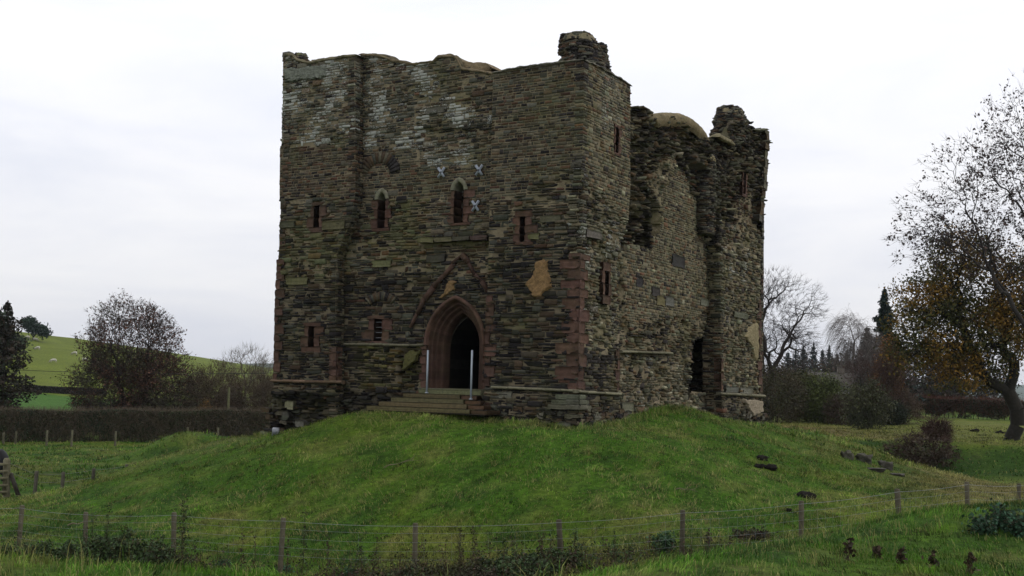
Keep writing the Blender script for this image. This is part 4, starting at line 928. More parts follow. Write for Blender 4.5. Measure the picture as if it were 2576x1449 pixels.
def spruce(label, base, H, R_, seed, cols, group=None, name='spruce_tree', gap=.5, sp=.9, cat='tree', bare=.08, dens=1.0):
    r_ = np.random.default_rng(seed); base = np.array(base, float); root = empty(name, base, label, cat, group)
    build('trunk', tube([base - [0, 0, .3], base + [0, 0, H * .5], base + [0, 0, H * .98]], [H * .016, H * .010, .02], (.045, .035, .028), 6), M['bark'], root)
    segs = []; C = []; z = H * bare
    while z < H * .99:
        f = 1 - z / H; rad = R_ * (f ** .8) * r_.uniform(.75, 1.1) + .08
        for k in range(7):
            th = r_.uniform(0, 6.28); rr = rad * r_.uniform(.6, 1.15); d = np.array([math.cos(th), math.sin(th), 0]); p = base + [0, 0, z]; q = p + d * rr + np.array([0, 0, -.22 * rr * sp + .08 * rr]); segs.append((p, q, .03, .008))
            n = int((14 + rr * 30) * dens); t = r_.uniform(.1, 1, n)[:, None]; w = .16 * rr * (1.15 - t); C.append(p + (q - p) * t + r_.normal(0, 1, (n, 3)) * np.concatenate([w, w, w * .35 + gap * .28], 1) + [0, 0, -.05])
        z += gap * r_.uniform(.7, 1.3)
    C = np.concatenate(C); build('crown', [(*seg_mesh(segs, (.04, .03, .025), r_, 3), 0), (*leaf_quads(C, H * .022 + .14, cols, r_, flat=.35, asp=.4), 1)], [M['bark'], M['leaf']], root); return root
def bush(name, label, cat, base, R_, nl, seed, cols, ls=.10, group=None, nt=160, twc=(.06, .045, .03), r0=.03, dens=1.0, twL=.4, twr=.006):
    r_ = np.random.default_rng(seed); base = np.array(base, float); R_ = np.array(R_, float)
    T = ellipsoid_tips(base + [0, 0, R_[2] * .85], R_ * [1, 1, 1.05], nt, r_, shell=.3, seed=seed); T = T[T[:, 2] > base[2] - .1]
    segs = grow_tree(base - [0, 0, .1], T, r0, r_, first=.08); segs += twigs(T, base, 3, twL, twr, r_)
    parts = [(*seg_mesh(segs, twc, r_, 3), 0)]
    if nl: C = T[r_.integers(0, len(T), nl)] + r_.normal(0, 1, (nl, 3)) * R_ * .12; C = C[C[:, 2] > base[2] - .1]; parts.append((*leaf_quads(C, ls, cols, r_), 1))
    return tag(build(name, parts, [M['bark'], M['leaf']], origin=base), label, cat, group)
DG = [(.018, .034, .012), (.028, .046, .014), (.014, .026, .012)]
DB = [(.050, .030, .020), (.035, .022, .018), (.065, .040, .022), (.03, .028, .016)]
def T_(px, y, dz=0): g = ground_at(px, y); g[2] += dz; return g
def sp_(px, py, y): return at(px, py, y)               # crown centres
# left: alder-like tree at the picture's edge
spruce('dark conical tree with flat layered boughs at the left edge, behind the hedge', T_(20, 92), 10.4, 4.5, 101, [(.022, .024, .014), (.040, .028, .018), (.028, .022, .016), (.016, .022, .012)], gap=.36, sp=.35, name='layered_tree', bare=.12, dens=.5)
b = T_(-15, 240); tree('dark_tree', 'very dark dense tree rising behind the layered tree at the left edge', 'tree', b, [(b + [-1, 0, 5], (4, 4, 4.6)), (b + [2, 0, 2.5], (5, 4, 2.5))], 900, .35, 102, bark=(.02, .02, .02), leaves=9000, lsize=.7, lcols=DG, twL=1.2, twr=.02, lspread=.6)
b = T_(88, 300); b2 = b.copy(); tree('hill_pine', 'small dark pine tree standing on the brow of the hill', 'tree', b, [(b + [-1.2, 0, 4.2], (2.0, 1.5, 1.4)), (b + [.6, 0, 2.8], (2.6, 1.8, 1.1)), (b + [2.6, 0, 1.9], (1.6, 1.3, 1.0))], 260, .22, 103, bark=(.03, .025, .02), leaves=3800, lsize=.55, lcols=[(.010, .026, .014), (.016, .034, .018)], twL=.8, twr=.02, lspread=.4)
# big round tree
b = T_(340, 96); tree('round_tree', 'large round crowned tree with brown dead leaves, behind the middle of the long hedge', 'tree', b, [(b + [-.2, 0, 7.2], (4.2, 3.2, 4.2)), (b + [-1.2, 0, 4.0], (4.1, 3.2, 3.4)), (b + [2.0, 0, 4.0], (3.4, 3, 3.2)), (b + [0, 0, 1.6], (5.2, 3, 1.6))], 4200, .30, 104, bark=(.040, .032, .027), twn=6, twL=.5, twr=.011, leaves=26000, lsize=.17, lcols=[(.085, .040, .026), (.055, .030, .020), (.05, .045, .022)], first=.2, up=.1)
b = T_(455, 100); tree('brown_tree', 'smaller brown tree leaning out of the right flank of the round tree', 'tree', b, [(b + [.4, 0, 3.0], (2.3, 2, 2.8))], 600, .12, 105, bark=(.045, .035, .028), twn=4, twL=.45, twr=.009, leaves=2200, lsize=.15, lcols=DB, first=.2)
b = T_(622, 112); tree('bare_willow', 'pale bare tree with open branches between the round tree and the castle', 'tree', b, [(b + [.1, 0, 5.9], (2.7, 2.2, 1.9)), (b + [.2, 0, 3.6], (2.2, 2.0, 1.6))], 420, .15, 106, bark=(.125, .110, .085), twn=4, twL=.8, twr=.010, first=.45, up=.35, thick=.04)
b = T_(672, 116); tree('bare_sapling', 'slighter pale bare tree close against the castle wall', 'tree', b, [(b + [0, 0, 5.0], (1.2, 1.2, 2.0))], 200, .10, 107, bark=(.115, .10, .08), twn=4, twL=.7, twr=.009, first=.5, up=.35, thick=.04)
for i, (px, y, R_, cols, lab, nl) in enumerate([(530, 97, (2.1, 1.4, 2.9), [(.055, .038, .022), (.04, .03, .018)], 'rusty brown thicket right of the round tree, behind the hedge', 900), (585, 102, (1.9, 1.4, 1.9), [(.018, .03, .014), (.03, .04, .016)], 'dark green scrub round the pale pole, behind the hedge', 2200),
        (640, 100, (2.4, 1.4, 2.9), [(.065, .048, .03)], 'tangled grey brown thicket below the bare pale tree', 500), (556, 108, (2.8, 1.8, 3.2), [(.07, .06, .03)], 'tall olive brown scrub behind the rusty thicket', 900), (690, 98, (1.6, 1.2, 2.6), [(.05, .036, .022)], 'low brown scrub touching the castle edge', 500)]):
    bush('thicket', lab, 'thicket', T_(px, y), R_, int(nl * 2.2) + 900, 120 + i, cols, .15, 'scrub behind the long hedge', nt=900, twc=(.080, .058, .040), r0=.07, twL=.8, twr=.014)
bush('orange_bush', 'small patch of orange leaved bush beside the dark scrub', 'bush', T_(535, 95), (.8, .6, 1.7), 900, 127, [(.14, .075, .02)], .12, None, nt=120)
p = T_(586, 93); r0_ = empty('utility_pole', p, 'mossy pale wooden pole standing in the scrub behind the hedge', 'pole')
build('shaft', tube([p - [0, 0, .2], p + [0, 0, 2.6], p + [0, 0, 4.0]], [.11, .10, .09], (.10, .10, .05), 8), M['wood'], r0_)
# overhead cable
a_, b_ = at(-60, 925, 94), at(760, 936, 94); P_l = [a_ + (b_ - a_) * t - UP * 1.2 * t * (1 - t) for t in np.linspace(0, 1, 25)]
tag(build('overhead_cable', tube(P_l, .022, (.03, .03, .03), 5), M['plain'], origin=P_l[0]), 'thin black cable hanging across the trees on the left', 'cable')
# long clipped hedge on the left, as one planted row
def hedge(label, pa, pb, hgt, wid, nl, nt, seed, cols, twc, name='hedge', ls=.13, rag=.08, cat='hedge', gap=0):
    r_ = np.random.default_rng(seed); pa = np.array(pa, float); pb = np.array(pb, float); L_ = np.linalg.norm((pb - pa)[:2]); ax = (pb - pa) / L_; ax[2] = 0; nn = np.array([ax[1], -ax[0], 0])
    def pts(n, zlo=0, face=.5):
        u = r_.uniform(0, L_, n); q = r_.uniform(-.5, .5, n); fr = r_.random(n) < face; q = np.where(fr, np.sign(r_.uniform(-.3, 1, n)) * .5 + r_.normal(0, .06, n), q); z = zlo + (1 - zlo) * r_.random(n) ** .8
        hh = hgt * (1 + .03 * np.sin(u * .9) + .03 * (vn(u * .5, u * 0 + seed) - .5)); P = pa + u[:, None] * (pb - pa)[None] / L_ + nn * (q * wid)[:, None]; P[:, 2] = height(P[:, 0], P[:, 1]) * 0 + np.interp(u, [0, L_], [pa[2], pb[2]]) + z * hh
        return P
    T = pts(nt, .0); segs = []
    for q in T:
        d = np.array([r_.normal(0, .4), r_.normal(0, .4), 1.0]); d /= np.linalg.norm(d); l = r_.uniform(.3, .9); top = min(q[2] + d[2] * l, np.interp((q - pa) @ ax, [0, L_], [pa[2], pb[2]]) + hgt * (1 + rag * r_.random())); k = (top - q[2]) / (d[2] + 1e-6); segs.append((q, q + d * k, .012, .005))
    C = pts(nl, .04); keepm = fbm((C - pa) @ ax * .8, C[:, 2] * 1.5, 3) > .40 - .3 * (C[:, 2] - pa[2]) / hgt + gap; C = C[keepm]
    st = []; n = int(L_ / .45)
    for k in range(n):
        u = (k + r_.random()) / n; p = pa + (pb - pa) * u; p = p + nn * r_.normal(0, .15); q = p + np.array([r_.normal(0, .15), r_.normal(0, .1), hgt * .7]); st.append((p - [0, 0, .2], q, .045, .02))
    root = tag(build(name, [(*leaf_quads(C, ls, cols, r_), 1), (*seg_mesh(segs, twc, r_, 3), 0), (*seg_mesh(st, (.035, .028, .022), r_, 5), 0)], [M['bark'], M['leaf']], origin=pa), label, cat)
    return root
zl = -2.28; pa, pb = at(-330, 1037, 76.5), at(720, 1037, 86)
for q in (pa, pb): q[2] -= 2.15
pa[2] = height(pa[0:1], pa[1:2])[0] - .05
hedge('long flat topped clipped hedge running from the left edge to the castle', pa, np.array([pb[0], pb[1], pb[2]]), 2.25, 1.3, 105000, 15000, 140, [(.036, .052, .020), (.052, .044, .028), (.070, .056, .034), (.024, .036, .016)], (.100, .080, .056), ls=.12, rag=.16)
def fpost(base, h, r, label, group, name='fence_post', parent=None, col=(.11, .10, .075), lean=(0, 0), sq=False, seed=0):
    r_ = np.random.default_rng(seed + 900); base = np.array(base, float); tp = base + [lean[0], lean[1], h]
    o = build(name, tube([base - [0, 0, .25], base + (tp - base) * .5, tp - [0, 0, .02], tp], [r * 1.05, r * r_.uniform(.93, 1.03), r, r * .86], np.array(col) * r_.uniform(.8, 1.2), 4 if sq else 9), M['wood'], parent, origin=None if parent else base)
    return tag(o, label, 'post' if label and not parent else None, group if not parent else None) if not parent else o
hf = empty('hedge_fence', T_(300, 77), 'row of small weathered stakes along the foot of the long hedge', 'fence')
for i, (px, y0, y1, yy) in enumerate([(39, 1085, 1112, 77), (117, 1082, 1112, 76.5), (180, 1082, 1110, 77), (290, 1085, 1108, 79), (471, 1075, 1097, 80), (548, 1076, 1092, 81), (8, 1088, 1112, 77)]):
    b = at(px, y1 + 3, yy); b[2] = min(b[2], hz_at(b[0], b[1])); t = at(px, y0, yy); fpost(b, t[2] - b[2], .075, None, None, parent=hf, name='post', col=(.085, .08, .05), seed=i)
# dark hedge line on the hill
pa, pb = at(60, 972, 176), at(262, 993, 184)
for q in (pa, pb): q[2] = hz_at(q[0], q[1]) - .1
hedge('dark low hedge crossing the hillside between the two pastures', pa, pb, 1.1, 1.4, 9000, 900, 141, [(.016, .018, .012), (.026, .022, .016)], (.03, .026, .022), ls=.3, name='hill_hedge', gap=-.12)
# ---- right side of the castle
b = T_(1935, 100); tree('bare_oak', 'wide bare winter tree right behind the castle, its branches reaching right', 'tree', b, [(b + [.6, 0, 9.6], (4.6, 3.6, 3.6)), (b + [1.2, 0, 6.2], (4.0, 3.2, 2.2)), (b + [-1.5, 0, 9], (4, 3, 4.5))], 1500, .34, 201, bark=(.036, .030, .027), twn=5, twL=.65, twr=.009, first=.35, up=.15)
b = T_(2150, 118); tree('birch_tree', 'tall birch with thin weeping twigs, right of the gap', 'tree', b, [(b + [-.3, 0, 8.6], (1.7, 1.4, 2.2)), (b + [1.2, 0, 6.8], (1.9, 1.6, 2.4))], 380, .13, 202, bark=(.15, .13, .12), twn=5, twL=1.7, twr=.010, droop=1.3, first=.5, up=.5, thick=.05)
spruce('dark spiky spruce rising behind the birch', T_(2230, 120), 13.2, 3.6, 203, [(.010, .024, .020), (.016, .032, .022), (.02, .03, .016)], gap=.42, sp=1.1)
b = T_(2242, 106); tree('orange_tree', 'rusty orange leaved tree in front of the spruce', 'tree', b, [(b + [.2, 0, 5.6], (1.1, 1.3, 2.3)), (b + [-.2, 0, 3.3], (1.4, 1.4, 2.4))], 520, .12, 204, leaves=11000, lsize=.18, lcols=[(.17, .075, .018), (.12, .06, .018), (.07, .05, .02)], lspread=.3)
b = T_(2190, 104); tree('purple_thorn', 'purplish brown leafless thicket tree beneath the birch', 'tree', b, [(b + [0, 0, 3.4], (2.4, 1.8, 3.0)), (b + [2.2, 0, 3.4], (1.8, 1.6, 3.0))], 900, .12, 205, bark=(.065, .040, .034), twn=5, twL=.6, twr=.010, first=.1)
spruce('shorter dark spruce left of the tall spiky one, behind the birch', T_(2186, 126), 9.6, 3.2, 213, [(.010, .022, .018), (.02, .028, .016)], gap=.42, sp=1.1)
# autumn oak with leaves, trunk near the right edge
b = T_(2545, 79, -.05); fork = sp_(2536, 985, 79)
r_ = np.random.default_rng(206)
ob = [((2470, 720), (4.6, 3.2, 3.0)), ((2390, 830), (4.4, 3.0, 2.9)), ((2505, 850), (4.2, 3.0, 2.6)), ((2420, 640), (2.6, 2.2, 2.0)), ((2330, 760), (2.6, 2.2, 2.0)), ((2310, 880), (1.9, 1.6, 1.5)), ((2580, 760), (3, 2.6, 3)), ((2420, 940), (2.2, 1.8, 1.3))]
tree('autumn_oak', 'broad oak with orange and olive leaves and a thick forked trunk at the right edge', 'tree', b, [(sp_(*c, 79), R_) for c, R_ in ob], 2600, .46, 206, bark=(.022, .020, .015), twn=2, twL=.4, twr=.009, leaves=34000, lsize=.21, lcols=[(.034, .040, .012), (.050, .054, .014), (.075, .066, .014), (.11, .082, .014), (.15, .092, .015), (.20, .110, .017)], fork=fork, lspread=.34, thick=.07, wob=.16, up=.2)
# tall leafless tree with hanging seed bunches
b = T_(2660, 74); ab = [((2470, 470), (4.2, 3, 4.0)), ((2350, 560), (3.2, 2.4, 2.4)), ((2560, 420), (3.6, 3, 5.0)), ((2420, 620), (3.4, 2.6, 2.0)), ((2640, 380), (4, 3, 6)), ((2540, 640), (3.0, 2.4, 3.0)), ((2300, 620), (2.0, 1.8, 1.2))]
tree('ash_tree', 'tall leafless tree with dark seed bunches filling the upper right corner', 'tree', b, [(sp_(*c, 74), R_) for c, R_ in ab], 1500, .22, 207, bark=(.034, .030, .026), twn=3, twL=.6, twr=.009, leaves=6200, lsize=.20, lcols=[(.035, .022, .020), (.05, .03, .024)], lspread=.16, fork=sp_(2640, 900, 74), wob=.14, up=.1, shell=.2)
# bushes and scrub in the right middle distance
for i, (px, y, R_, cols, lab, nl, twc) in enumerate([
    (1960, 98, (2.4, 1.6, 2.6), [(.060, .050, .026), (.045, .048, .020)], 'brown green scrub against the castle under the bare tree', 2200, (.055, .042, .03)),
    (2030, 102, (2.6, 1.8, 2.3), [(.090, .090, .028), (.055, .065, .022)], 'tall olive green bush in the middle of the scrub', 4200, (.07, .05, .03)),
    (2078, 99, (1.9, 1.5, 2.2), [(.080, .100, .026), (.05, .066, .02)], 'rounded green bush left of the half hidden house', 3600, (.05, .045, .03)),
    (2000, 112, (3.4, 2, 2.3), [(.095, .055, .034)], 'reddish brown tall thicket behind the olive bush', 900, (.075, .045, .034)),
    (2186, 90, (1.9, 1.5, 2.0), [(.060, .066, .028), (.032, .040, .018)], 'dark thorn bush standing forward in the field', 2600, (.05, .042, .03)),
    (2120, 97, (1.5, 1.2, 1.3), [(.05, .034, .022)], 'low brown bush below the half hidden house', 700, (.06, .045, .034)),
    (2275, 104, (1.9, 1.4, 1.6), [(.07, .05, .03)], 'pale tan twiggy bush left of the red topped hedge', 500, (.10, .07, .05)),
    (2325, 66.5, (2.1, 1.2, .9), [(.045, .034, .02)], 'sprawling brown bramble bush growing in the dry ditch', 900, (.060, .036, .028)),
    (2360, 72, (.8, .7, .7), [(.05, .03, .02)], 'small dark red brown bramble on the lip of the ditch', 350, (.06, .035, .028)),
    (2240, 102, (1.5, 1.1, 1.1), [(.02, .03, .014)], 'dark evergreen bush at the near end of the red topped hedge', 1800, (.03, .03, .02))]):
    bush('scrub_bush', lab, 'bush', T_(px, y), R_, int(nl * 2.2), 220 + i, cols, .17, 'bushes in the field right of the castle', nt=480, twc=twc, r0=.06, twL=.55, twr=.010)
pa, pb = T_(2235, 124), T_(2950, 112)
hedge('dark hedge with a red brown top along the far side of the right field', pa, pb, 2.0, 1.5, 28000, 9500, 240, [(.018, .028, .013), (.03, .034, .016), (.03, .022, .016)], (.095, .042, .030), ls=.2, rag=.35, name='hedge', gap=.03)
pa, pb = T_(1905, 112), T_(2240, 114)
hedge('dark hedge below the scrub right of the castle', pa, pb, 2.1, 1.6, 14000, 1800, 241, [(.014, .016, .010), (.03, .02, .015)], (.04, .03, .024), ls=.2, rag=.2, name='hedge', gap=-.05)
# line of far conifers
for i, (px, top) in enumerate([(1985, 885), (2006, 878), (2024, 872), (2050, 866), (2072, 880), (2090, 872), (2108, 886), (2135, 880), (2160, 885), (2350, 900), (2400, 905)]):
    y = 330 + 8 * (i % 3); H = at(px, top, y)[2] + 2.2; b = T_(px, y)
    spruce('dark blue green conifer in the far row, %s' % ['hidden lowest by the bare tree', 'second from the bare tree', 'beside a taller neighbour', 'with the tallest pointed top', 'short and dark in the middle', 'broad with a pointed top', 'right of the broad one', 'behind the weeping birch', 'nearest the orange tree', 'seen under the oak crown on its left', 'seen under the oak crown on its right'][i], b, H - b[2] - 2.2, 4.6, 300 + i, [(.008, .022, .022), (.012, .028, .026)], group='far row of conifers', name='conifer', gap=1.1)
for i, (px, y, R_, lab) in enumerate([(2010, 190, (9, 5, 3.8), 'distant brown woodland clump below the conifers'), (2330, 175, (6, 4, 5), 'distant brown clump under the orange oak, left part'), (2440, 175, (7, 4, 4), 'distant brown clump under the orange oak, right part'), (2150, 170, (6, 4, 4.0), 'distant brown clump behind the birch')]):
    bush('distant_copse', lab, 'copse', T_(px, y), R_, 4200, 260 + i, [(.05, .036, .026), (.03, .034, .02), (.04, .03, .022)], .5, 'distant copses beyond the right field', nt=500, twc=(.06, .045, .036), r0=.12, twL=1.5, twr=.03)
# half-timbered house glimpsed through the bushes
hc = T_(2135, 150); hr = empty('timbered_house', hc, 'white and black timbered house almost hidden behind the bushes', 'house')
hw = at(2135, 958, 150)[2] - hc[2]; O = hc + [-4, 0, 0]
build('wall', [box(O - [0, 0, .3], [8, 0, 0], [0, 6, 0], [0, 0, 3.4], (.42, .42, .42))], M['plain'], hr)
tb = []
for k in range(9): tb.append(box(O + [k * .98, -.05, -.2], [.16, 0, 0], [0, .06, 0], [0, 0, 3.2], (.02, .018, .016)))
for k in range(4): tb.append(box(O + [0, -.065, .1 + k * .85], [8, 0, 0], [0, .06, 0], [0, 0, .14], (.02, .018, .016)))
build('timber_frame', tb, M['wood'], hr)
rf_ = [O + [-.4, -.5, 3.05], O + [8.4, -.5, 3.05], O + [8.4, 3, 4.7], O + [-.4, 3, 4.7], O + [8.4, 6.5, 3.05], O + [-.4, 6.5, 3.05]]
V = np.array(rf_ + [q + np.array([0, 0, .18]) for q in rf_]); Fq = np.array([[0, 1, 2, 3], [3, 2, 4, 5], [6, 7, 8, 9], [9, 8, 10, 11], [0, 1, 7, 6], [5, 4, 10, 11]])
build('roof', [(V, Fq, (.05, .045, .035))], M['plain'], hr)
build('chimney', [box(O + [3.6, 2.6, 4.2], [.8, 0, 0], [0, .8, 0], [0, 0, 1.5], (.09, .075, .06)), box(O + [3.5, 2.5, 5.7], [1.0, 0, 0], [0, 1.0, 0], [0, 0, .14], (.09, .08, .06))], M['plain'], hr)
build('window', [box(O + [1.4, -.09, 1.2], [.9, 0, 0], [0, .08, 0], [0, 0, .9], (.02, .025, .03)), box(O + [1.84, -.1, 1.2], [.05, 0, 0], [0, .02, 0], [0, 0, .9], (.4, .4, .4))], M['plain'], hr)
# small posts in the right field's hedge line
for i, (px, y0, y1) in enumerate([(2144, 1030, 1053), (2125, 1042, 1053)]):
    b = at(px, y1, 100); b[2] = min(b[2], hz_at(b[0], b[1])); fpost(b, at(px, y0, 100)[2] - b[2], .14 if i == 0 else .05, ['thick mossy forked stump by the hedge right of the castle', 'thin pale stake beside the mossy stump'][i], 'posts by the hedge right of the castle', name='stump' if i == 0 else 'stake', col=(.10, .10, .045), seed=40 + i)
# ------------------------------------------------------------------ rocks, molehills
def rock(name, label, cat, base, R_, seed, col, mat, group=None, rough=.35, amp=.25):
    import bmesh
    bm = bmesh.new(); bmesh.ops.create_icosphere(bm, subdivisions=3, radius=1)
    for v in bm.verts:
        d = v.co.normalized(); q = Vector([max(-.8, min(.8, c * 1.15)) for c in d]) * 1.05 if mat is not M['soil'] else d; k = 1 + amp * mnoise.noise(d * 1.6 + Vector((seed, 0, 0))) + rough * .3 * mnoise.noise(d * 5 + Vector((seed, 3, 0))); v.co = Vector((q.x * R_[0] * k, q.y * R_[1] * k, q.z * R_[2] * k))
    V = np.array([v.co[:] for v in bm.verts]) + np.array(base); Fq = np.array([[v.index for v in f.verts] for f in bm.faces]); bm.free()
    return tag(build(name, [(V, Fq, col)], mat, smooth=(mat is M['soil']), origin=base), label, cat, group)
def hit(px, py, y0=12, y1=200):                        # where a sight line first meets the ground
    r = ray(px, py); ys = np.linspace(y0, y1, 6000); P = ys[:, None] * r[None]; z = height(P[:, 0], P[:, 1]); k = np.argmax(P[:, 2] < z); return P[k]
for i, (px, py, R_, lab) in enumerate([(2131, 1146, (.75, .6, .42), 'grey boulder highest up at the right foot of the mound'), (2173, 1155, (1.15, .7, .45), 'broad flat topped boulder with a pale upper face'), (2228, 1172, (.85, .6, .48), 'square dark boulder beside the flat slab'), (2200, 1176, (1.3, .7, .16), 'long low stone slab half sunk in the grass'), (2255, 1188, (1.0, .6, .12), 'thin sunken slab at the lower end of the boulders')]):
    b = hit(px, py + 8); R_ = (R_[0] * .24, R_[1] * .35, R_[2] * .46); rock('boulder', lab, 'boulder', b + [0, 0, R_[2] * .3], R_, 400 + i, (.06, .056, .045, .25), M['stone'], 'boulders at the foot of the mound', 2.0, .5)
for i, (px, py, s, lab) in enumerate([(1916, 1155, .30, 'dark molehill uppermost of three close together on the mound'), (1909, 1175, .24, 'small dark molehill lower left of three close together'), (1938, 1180, .34, 'dark molehill lower right of three close together'), (2028, 1251, .38, 'lone wide dark molehill low on the mound near the wire fence'), (2453, 1055 + 30, .5, 'brown molehill in the right field left of the oak'), (2516, 1090, .5, 'brown molehill in the right field beside the oak trunk'), (1985, 1285, .12, 'tiny dark molehill above the wire fence')]):
    b = hit(px, py); rock('molehill', lab, 'molehill', b + [0, 0, .02], (s * .62, s * .6, s * .36), 420 + i, (.013, .011, .009), M['soil'], 'molehills on the grass', 1.6, .4)
# ------------------------------------------------------------------ animals
def animal(name, label, cat, base, L_, H, body_c, leg_c, seed, face=1, group=None, graze=True, yaw=0.0, wool=True):
    """four-legged animal: skinned skeleton, body along x"""
    base = np.array(base, float); me = bpy.data.meshes.new(name); h = H; 
    bk = h * .68
    pts = [(-.42 * L_, 0, bk), (-.15 * L_, 0, bk), (.12 * L_, 0, bk * .99), (.36 * L_, 0, bk * 1.02)]; rad = [h * .22, h * .27, h * .27, h * .21]; E_ = [(0, 1), (1, 2), (2, 3)]
    neck = [(.52 * L_, 0, bk * (.80 if graze else 1.25)), (.62 * L_, 0, bk * (.38 if graze else 1.42)), (.72 * L_, 0, bk * (.15 if graze else 1.36))]; pr = 3
    for q, r in zip(neck, (h * .12, h * .10, h * .055)): pts.append(q); rad.append(r); E_.append((pr, len(pts) - 1)); pr = len(pts) - 1
    for (ix, x, hind) in ((0, -.40, 1), (3, .34, 0)):
        for sg in (-1, 1):
            c = [((x) * L_, sg * h * .13, bk * .72), ((x + (.05 if hind else .0)) * L_, sg * h * .14, bk * .46), ((x - (.05 if hind else 0)) * L_, sg * h * .14, bk * .26), ((x - (.02 if hind else 0)) * L_, sg * h * .14, .02)]; p0 = ix
            for q, r in zip(c, (h * .10, h * .06, h * .035, h * .035)): pts.append(q); rad.append(r); E_.append((p0, len(pts) - 1)); p0 = len(pts) - 1
    pts.append((-.50 * L_, 0, bk * .85)); rad.append(h * .03); E_.append((0, len(pts) - 1)); pts.append((-.52 * L_, 0, bk * .5)); rad.append(h * .02); E_.append((len(pts) - 2, len(pts) - 1))
    me.from_pydata([(p[0] * face, p[1], p[2]) for p in pts], E_, []); ob = bpy.data.objects.new(name, me); scene.collection.objects.link(ob)
    md = ob.modifiers.new('skin', 'SKIN'); sv = me.skin_vertices[0].data
    for i, r in enumerate(rad): sv[i].radius = (r, r * (1.05 if i < 4 else 1))
    sv[1].use_root = True; ob.modifiers.new('sub', 'SUBSURF').levels = 1; ob.modifiers['sub'].render_levels = 2
    bpy.context.view_layer.update(); dg = bpy.context.evaluated_depsgraph_get(); ev = ob.evaluated_get(dg); m2 = bpy.data.meshes.new_from_object(ev); ob.modifiers.clear(); ob.data = m2
    V = np.array([v.co[:] for v in m2.vertices]); cc = np.tile(np.append(body_c, 0), (len(V), 1)); low = (V[:, 2] < bk * .42) | (V[:, 0] * face > .58 * L_); cc[low] = [*leg_c, 0]
    a_ = m2.color_attributes.new('col', 'FLOAT_COLOR', 'POINT'); a_.data.foreach_set('color', cc.astype(np.float32).ravel())
    for p_ in m2.polygons: p_.use_smooth = True
    m2.materials.append(M['wool'] if wool else M['hide']); ob.location = base; ob.rotation_euler = (0, 0, yaw)
    # ears
    hx_, hz_ = pts[5][0] * face, pts[5][2]
    for sg in (-1, 1): build('ear', [leaf_quads(np.array([[0, sg * h * .12, 0]]) + base + np.array([hx_, 0, hz_]), h * .13, [leg_c], np.random.default_rng(seed + sg), asp=.5)], M['hide'], ob, origin=base)
    return tag(ob, label, cat, group)
for i, (px, py, f, lab) in enumerate([(89, 858, 1, 'white sheep highest on the hillside just below the pine'), (69, 853, -1, 'white sheep half hidden by the layered tree near the hill brow'), (94, 881, -1, 'white sheep in the middle of the hillside, left one'), (187, 894, -1, 'white sheep by itself in the middle of the green hillside'), (134, 913, -1, 'white sheep lowest on the hillside'), (213, 910, 1, 'white sheep at the left edge of the round tree'), (240, 917, 1, 'white sheep behind the branches of the round tree')]):
    b = hit(px, py, 100, 330); animal('sheep', lab, 'sheep', b, 1.25, .95, (.42, .40, .34), (.25, .22, .18), 500 + i, f, 'sheep grazing on the hill', yaw=.3 * math.sin(i * 2.0))
# ------------------------------------------------------------------ fences
def wire(pts, r, col, sagf=.03, n=8):
    P = []
    for a, b_ in zip(pts[:-1], pts[1:]):
        for k in range(n): t = k / n; P.append(a + (b_ - a) * t - UP * sagf * 4 * t * (1 - t))
    P.append(pts[-1]); return tube(P, r, col, 4, cap=False)
fp = [(-70, 1268, 29), (56, 1271, 28), (216, 1288, 28), (438, 1289, 27.5), (713, 1303, 24.5), (1045, 1316, 25), (1406, 1307, 25.5), (1718, 1283, 25.5), (2016, 1260, 25), (2257, 1230, 26), (2432, 1212, 27.5), (2563, 1216, 31), (2700, 1205, 33)]
fr = empty('wire_fence', ground_at(1045, 25), 'long fence of weathered round posts and strained wires crossing the foreground', 'fence')
tops = []; rr_ = random.Random(3)
for i, (px, py, y) in enumerate(fp):
    t = at(px, py, y); g = np.array([t[0], t[1], hz_at(t[0], t[1])]); lean = (-.02 + .05 * math.sin(i * 1.9), .02); b = g - np.array([lean[0], lean[1], 0]); h = t[2] - b[2]
    fpost(b, h, .056 if i % 3 else .062, None, None, parent=fr, name='post', col=(.082, .073, .048), lean=lean, seed=i); tops.append((b, np.array([b[0] + lean[0], b[1] + lean[1], t[2]])))
wp = lambda f: [t - (t - b) / max(t[2] - b[2], .1) * f * .95 + np.array([0, -.07, 0]) for b, t in tops]
build('top_wire', wire(wp(.06), .0036, (.20, .22, .22), .03), M['wire'], fr)
net = []
for k, f in enumerate((.22, .42, .62, .80)): net += wire(wp(f), .0024, (.17, .19, .19), .03)
for i in range(len(tops) - 1):                          # upright stay wires of the stock netting
    (b0, t0), (b1, t1) = tops[i], tops[i + 1]; n = int(np.linalg.norm((t1 - t0)[:2]) / .19); S = []; dens = 1.0 if i >= 7 else .4
    W1, W2 = wp(.22), wp(.80)
    for k in range(1, n):
        if rr_.random() > dens: continue
        f = k / n; sag = np.array([0, 0, .03 * 4 * f * (1 - f)]); p = W1[i] + (W1[i + 1] - W1[i]) * f - sag + [0, 0, .01]; q = W2[i] + (W2[i + 1] - W2[i]) * f - sag - [0, 0, .01]
        S.append((p, q, .0017, .0017))
    if S: net.append(seg_mesh(S, (.18, .20, .20), np.random.default_rng(i), 3))
build('netting', net, M['wire'], fr)
f2 = empty('stake_fence', hit(87, 1240, 30, 70), 'short row of thin stakes in the hollow left of the mound', 'fence'); sp2 = []
